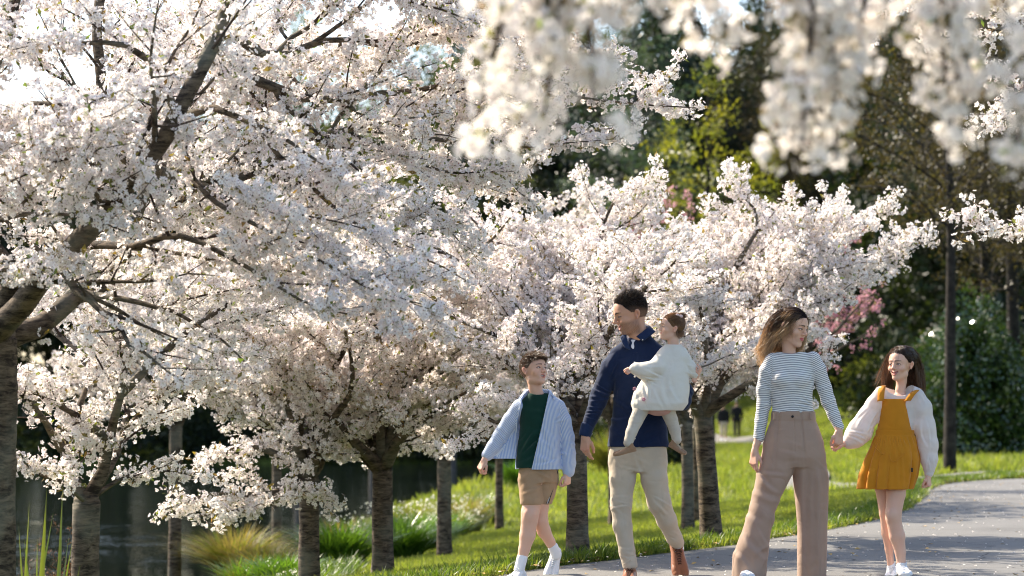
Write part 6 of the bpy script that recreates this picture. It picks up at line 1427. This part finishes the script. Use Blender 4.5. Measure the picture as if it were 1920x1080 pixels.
# ---------------------------------------------------------------- BOY
g = Rig(15.25); P = g.P
boy = empty('person', tuple(g.P(1005, 1076, 0) * [1, 1, 0])); tag(boy, 'boy in open blue striped shirt over dark green tee with sand shorts', 'person', 'family walking along the path')
hd = Head(P(1001, 695, 2), 44, -9, 3, .89, SK_KID, lips=(.50, .20, .17), kid=.7, mouth_w=.042, mouth_open=.0085, smile=.002, gaze=(10, 8), brow=(.09, .055, .04), nose=.8, iris=(.06, .04, .03), eye_open=.95, jaw=.95, browh=.9)
hd.build(P(1009, 745, 4), 11.8 * g.u, [(P(985, 762, 4), P(1035, 762, 4), 11 * g.u, 11 * g.u)])
B = Shape(); B.loft(g.lf([(758, 1010, 4, 28, 10), (764, 1010, 4, 30, 14), (800, 1009, 3, 30, 18), (880, 1009, 2, 32, 19), (905, 1009, 2, 30, 18)]), .012)
B.chain(g.ch([(975, 765, 3, 9), (940, 818, 10, 8), (912, 858, 2, 6)]), .008); B.chain(g.ch([(1046, 765, 3, 9), (1062, 820, 8, 8), (1066, 880, -2, 6)]), .008)
B.chain(g.ch([(998, 905, -4, 20), (998, 938, -9, 18.5), (994, 962, -13, 16.5), (993, 974, -13, 15.5), (989, 1004, -11, 14.5), (983, 1030, -12, 10.5), (977, 1052, -14, 8.5)]), .012)
B.chain(g.ch([(1018, 905, 4, 18), (1014, 945, 8, 15), (1013, 975, 12, 14), (1020, 996, 22, 12.5), (1031, 1015, 32, 9.5), (1039, 1032, 38, 8)]), .012)
B.ell(P(993, 966, -26), (9 * g.u, 6 * g.u, 10 * g.u), .02)
h1 = hand_mesh(P(909, 861, 0), (-.45, -.15, -.9), (-.75, -.6, .3), (.5, -.8, -.1), .78, curl=.75, thumb=.6, arm=P(921, 846, 4), arm_r=7 * g.u, skin=SK_KID)
h2 = hand_mesh(P(1065, 886, -3), (-.1, -.15, -1), (.75, -.65, 0), (-.7, -.7, 0), .80, curl=.8, curls=[.7, .85, .95, 1.0], thumb=.6, arm=P(1067, 870, 0), arm_r=7 * g.u, skin=SK_KID)
part('body', join([(hd.V, hd.Q, hd.C), body_mesh(B, SK_KID, .0045), h1, h2]), M_SKIN, boy); hd.parts(boy)
S = Shape(); S.loft(g.lf([(737, 1010, 3, 19, 15), (744, 1010, 3, 26, 17), (752, 1010, 3, 34, 19), (770, 1010, 2, 36, 23), (800, 1009, 2, 34, 24), (840, 1004, 1, 34, 24), (862, 1003, 0, 36, 26), (877, 1003, 0, 36, 26)]), .01, pw=2.2)
S.ell(P(1010, 730, 0), (18 * g.u, 20 * g.u, 13 * g.u), .004, 'sub')
dsp = sumf(wrinkle(.003, 13, 4, .7), fold(P(995, 840, -25), (-.6, 0, 1), .055, .008, .12, .8, 1), fold(P(1005, 790, -20), (.3, 0, 1), .06, .003, .1, .8, 2))
part('tee_shirt', S.mesh(.004, dsp), M_TEE, boy)
S = Shape()
def wedge(x, y, z, X, Y):
    """open front: cut between the two front edges"""
    py = 782 - (z - 1.0) / (g.D / FPX); xl = np.interp(py, [730, 745, 790, 862], [990, 980, 970, 968]); xr = np.interp(py, [730, 745, 800, 880], [1030, 1027, 1015, 996])
    px = 960 + x / g.u; inside = np.minimum(px - xl, xr - px) * g.u * .8
    return np.where(y < g.D + 6 * g.u, inside, np.minimum(inside, (g.D + 10 * g.u - y)))
S.loft(g.lf([(733, 1010, 4, 21, 18), (741, 1010, 4, 27, 20), (750, 1010, 4, 39, 23), (768, 1010, 3, 43, 28), (800, 1010, 3, 41, 29), (845, 1009, 2, 41, 30), (880, 1010, 2, 43, 32)]), .006, pw=2.2, shell=.0036, cut=wedge, warp=sumf(wrinkle(.003, 14, 7, .6), fold(P(1035, 820, -28), (.9, 0, .5), .05, .006, .12, .8, 1), fold(P(1025, 860, -28), (.5, 0, 1), .05, .006, .10, .8, 9)))
la = g.ch([(974, 763, 4, 14.5), (957, 788, 7, 14.5), (938, 818, 10, 14), (925, 838, 7, 12.5), (914, 853, 4, 11)]); ra = g.ch([(1046, 763, 4, 14.5), (1056, 788, 6, 14.5), (1063, 820, 7, 14), (1066, 850, 3, 13), (1067, 868, 0, 12.5), (1066, 884, -2, 11.5)])
S.chain(la, .014); S.chain(ra, .014)
S.loft(g.lf([(762, 970, 6, 10, 1.5), (790, 958, 8, 17, 1.4), (820, 950, 10, 22, 1.4), (845, 946, 8, 24, 1.4), (860, 945, 6, 24, 1.4)]), .006)
S.ell(P(1010, 733, -6), (19 * g.u, 30 * g.u, 14 * g.u), .004, 'sub')
def flap(x, y, z):
    m = (x < g.x(974)) & (z < g.z(800)); return 0 * x
dsp = sumf(fold(P(1066, 845, -5), (.2, 0, 1), .028, .005, .07, .8, 2), fold(P(938, 822, 0), (.7, 0, .6), .03, .005, .07, .8, 3), fold(P(1050, 780, -10), (.7, 0, -.6), .03, .004, .06, .8, 4))
Vs, Qs = S.mesh(.0036, dsp)
a1, d1 = along(Vs, [p for p, _ in la]); a2, d2 = along(Vs, [p for p, _ in ra])
def around(V, pts):
    best = np.full(len(V), 1e9); out = np.zeros(len(V))
    for a, b in zip(pts[:-1], pts[1:]):
        ab = (b - a) / np.linalg.norm(b - a); u = np.cross(ab, [0, 1, 0]); u /= np.linalg.norm(u); v = np.cross(ab, u); t = np.clip((V - a) @ ab, 0, np.linalg.norm(b - a)); q = V - a - t[:, None] * ab; d = np.linalg.norm(q, axis=1); m = d < best; best[m] = d[m]; out[m] = (np.arctan2(q @ v, q @ u) * .05)[m]
    return out
sc_ = np.where((d1 < 17.5 * g.u) & (Vs[:, 0] < g.x(974)) & (Vs[:, 1] < g.D + 2), around(Vs, [p for p, _ in la]) + 3, np.where((d2 < 17 * g.u) & (Vs[:, 0] > g.x(1050)), around(Vs, [p for p, _ in ra]) + 5, Vs[:, 0] + .25 * (Vs[:, 1] - g.D) + 9 + .08 * Vs[:, 2]))
sh = mesh_np('open_shirt', Vs, Qs, M_BSTRIPE, boy, attrs={'sc': sc_})
def csheet(pts, par=sh):
    a, b, c, d = [P(*q) for q in pts]; n = 7; u = np.linspace(0, 1, n)[None, :, None]; v = np.linspace(0, 1, n)[:, None, None]; G_ = (a * (1 - u) + b * u) * (1 - v) + (d * (1 - u) + c * u) * v
    V0 = G_.reshape(-1, 3); o = sheet_part('collar', G_, .004, M_BSTRIPE, par, attrs={'sc': np.concatenate([V0[:, 0] * .7 + V0[:, 2] * .7] * 2) + 2}); return o
csheet([(1026, 730, 6), (1036, 742, -14), (1040, 752, -18), (1034, 733, 4)]); csheet([(992, 731, 8), (977, 744, -12), (972, 748, -8), (986, 730, 10)]); csheet([(990, 730, 10), (1028, 730, 10), (1034, 738, 20), (984, 738, 20)])
S = Shape(); S.loft(g.lf([(868, 1010, 1, 36, 24), (890, 1010, 1, 38, 26), (905, 1010, 0, 37, 24)]), .015, pw=2.2)
S.chain(g.ch([(994, 900, -3, 22.5), (997, 938, -9, 22.5)]), .010); S.chain(g.ch([(1027, 900, 3, 21), (1021, 925, 7, 20), (1016, 944, 10, 18.5)]), .008)
S.loft(g.lf([(946, 998, -9, 40, 60), (975, 998, -9, 40, 60)]), .004, 'sub'); 
dsp = sumf(wrinkle(.0025, 13, 3, .6), fold(P(1000, 905, -25), (-.5, 0, 1), .045, .005, .09, .8, 1), fold(P(1020, 890, -22), (.6, 0, 1), .05, .004, .08, .8, 2))
sho = part('shorts', S.mesh(.0042, dsp), M_SHORT, boy)
for off, wd, m in ((0, 3.4, M_BLK), (0, 1.2, M_WLACE)):
    Pm = smooth_path([P(1044.5, 880, -9), P(1039, 905, -8 + off), P(1031, 928, -8), P(1026, 944, -9)], .012, 0); w_ = np.array([.8, -.5, .1]) * wd * g.u; o3 = np.array([.4, -.9, 0]) * (.002 if m is M_WLACE else 0)
    sheet_part('side_stripe', np.stack([Pm - w_ + o3, Pm + [.002, -.002, 0] + o3, Pm + w_ + o3], 1), .003, m, sho)
for a, b, r in ((P(979, 1046, -14), P(974, 1066, -15), 10), (P(1037, 1026, 36), P(1043, 1040, 40), 10)):
    C_ = Shape(); C_.cap(a, b, r * g.u, r * g.u * .98, 0); part('sock', C_.mesh(.004), M_SOCK, boy)
shoe(boy, 'sneaker', P(973, 1062, -16), (-.42, -.9, -.05), (-.02, -.05, 1), .235, M_WHITE, M_WSOLE, M_WLACE, high=.06, wid=1.1)
shoe(boy, 'sneaker', P(1043, 1034, 38), (-.22, -.62, -.72), (.10, -.72, .62), .235, M_WHITE, M_WSOLE, M_WLACE, high=.10, wid=1.1)
hl = lambda f, ax: std_hairline(f, ax, .068)
hair_part(boy, *top_side(hd, 5000, hl, 41, (.35, -.95, -.10), .040, .010, .0011, 5, colf((.045, .026, .018), (.15, .10, .065)), (.035, .022, .016), lift=.28, zt=.080))

# ---------------------------------------------------------------- TWO PEOPLE FAR OFF ON THE SECOND PATH
def far_person(label, px, top_m, leg_m, leg_skin, D=112.0, h=1.74, wd=1.0):
    x0 = (px - 960) / FPX * D; z0 = float(H(x0, D)) + .05; t = empty('person', (x0, D, z0)); tag(t, label, 'person', 'walkers far off')
    q = lambda x, y, z: np.array([x0 + x, D + y, z0 + z * h / 1.74])
    S = Shape(); S.ell(q(0, 0, 1.63), (.078, .095, .115), 0); S.cap(q(0, 0, 1.54), q(0, 0, 1.42), .055, .06, .02); S.cap(q(-.13, 0, 1.38), q(.13, 0, 1.38), .06, .06, .05); S.ell(q(0, 0, 1.2), (.16, .10, .26), .05)
    for sx in (-1, 1):
        S.chain([(q(.19 * sx, 0, 1.37), .05), (q(.25 * sx, .03, 1.1), .04), (q(.22 * sx, -.05, .86), .03), (q(.21 * sx, -.06, .78), .035)], .03)
        S.chain([(q(.09 * sx, 0, .92), .08), (q(.10 * sx, .05 * sx, .5), .055), (q(.10 * sx, .12 * sx, .09), .04)], .04)
    P_, Q_ = S.mesh(.014); C = np.tile(np.array([.4, .25, .18]), (len(P_), 1)); C[P_[:, 2] > z0 + 1.62 * h / 1.74] = (.02, .015, .012); part('body', (P_, Q_, C), M_SKIN, t)
    S = Shape(); S.loft([(q(0, 0, .88)[2], x0, D, .17 * wd, .12), (q(0, 0, 1.2)[2], x0, D, .19 * wd, .13), (q(0, 0, 1.40)[2], x0, D, .20, .11), (q(0, 0, 1.46)[2], x0, D, .09, .08)], .02)
    for sx in (-1, 1): S.chain([(q(.18 * sx, 0, 1.36), .07), (q(.25 * sx, .03, 1.1), .055), (q(.22 * sx, -.05, .88), .045)], .03)
    part('jacket', S.mesh(.014, wrinkle(.006, 9, px)), top_m, t)
    S = Shape(); S.loft([(q(0, 0, .78)[2], x0, D, .17, .12), (q(0, 0, .94)[2], x0, D, .16, .115)], .03)
    for sx in (-1, 1): S.chain([(q(.09 * sx, 0, .86), .09), (q(.10 * sx, .05 * sx, .5), .075), (q(.10 * sx, (.09 if leg_skin else .12) * sx, .32 if leg_skin else .10), .06)], .03)
    part('trousers', S.mesh(.014, wrinkle(.004, 9, px)), leg_m, t)
    for sx in (-1, 1):
        S = Shape(); S.cap(q(.10 * sx, .14 * sx + .03, .05), q(.11 * sx, .14 * sx - .14, .045), .05, .045, 0); S.cap(q(.10 * sx, .14 * sx, .06), q(.10 * sx, .13 * sx, .12), .045, .04, .02); part('shoe', S.mesh(.012), M_BLK if not leg_skin else M_WHITE, t)
far_person('distant walker in black jacket and pale shorts, left of the two on the far path', 1356, M_BLK, M_CHINO, True)
far_person('distant walker all in black, right of the two on the far path', 1381, M_BLK, M_BLK, False, h=1.68, wd=.9)
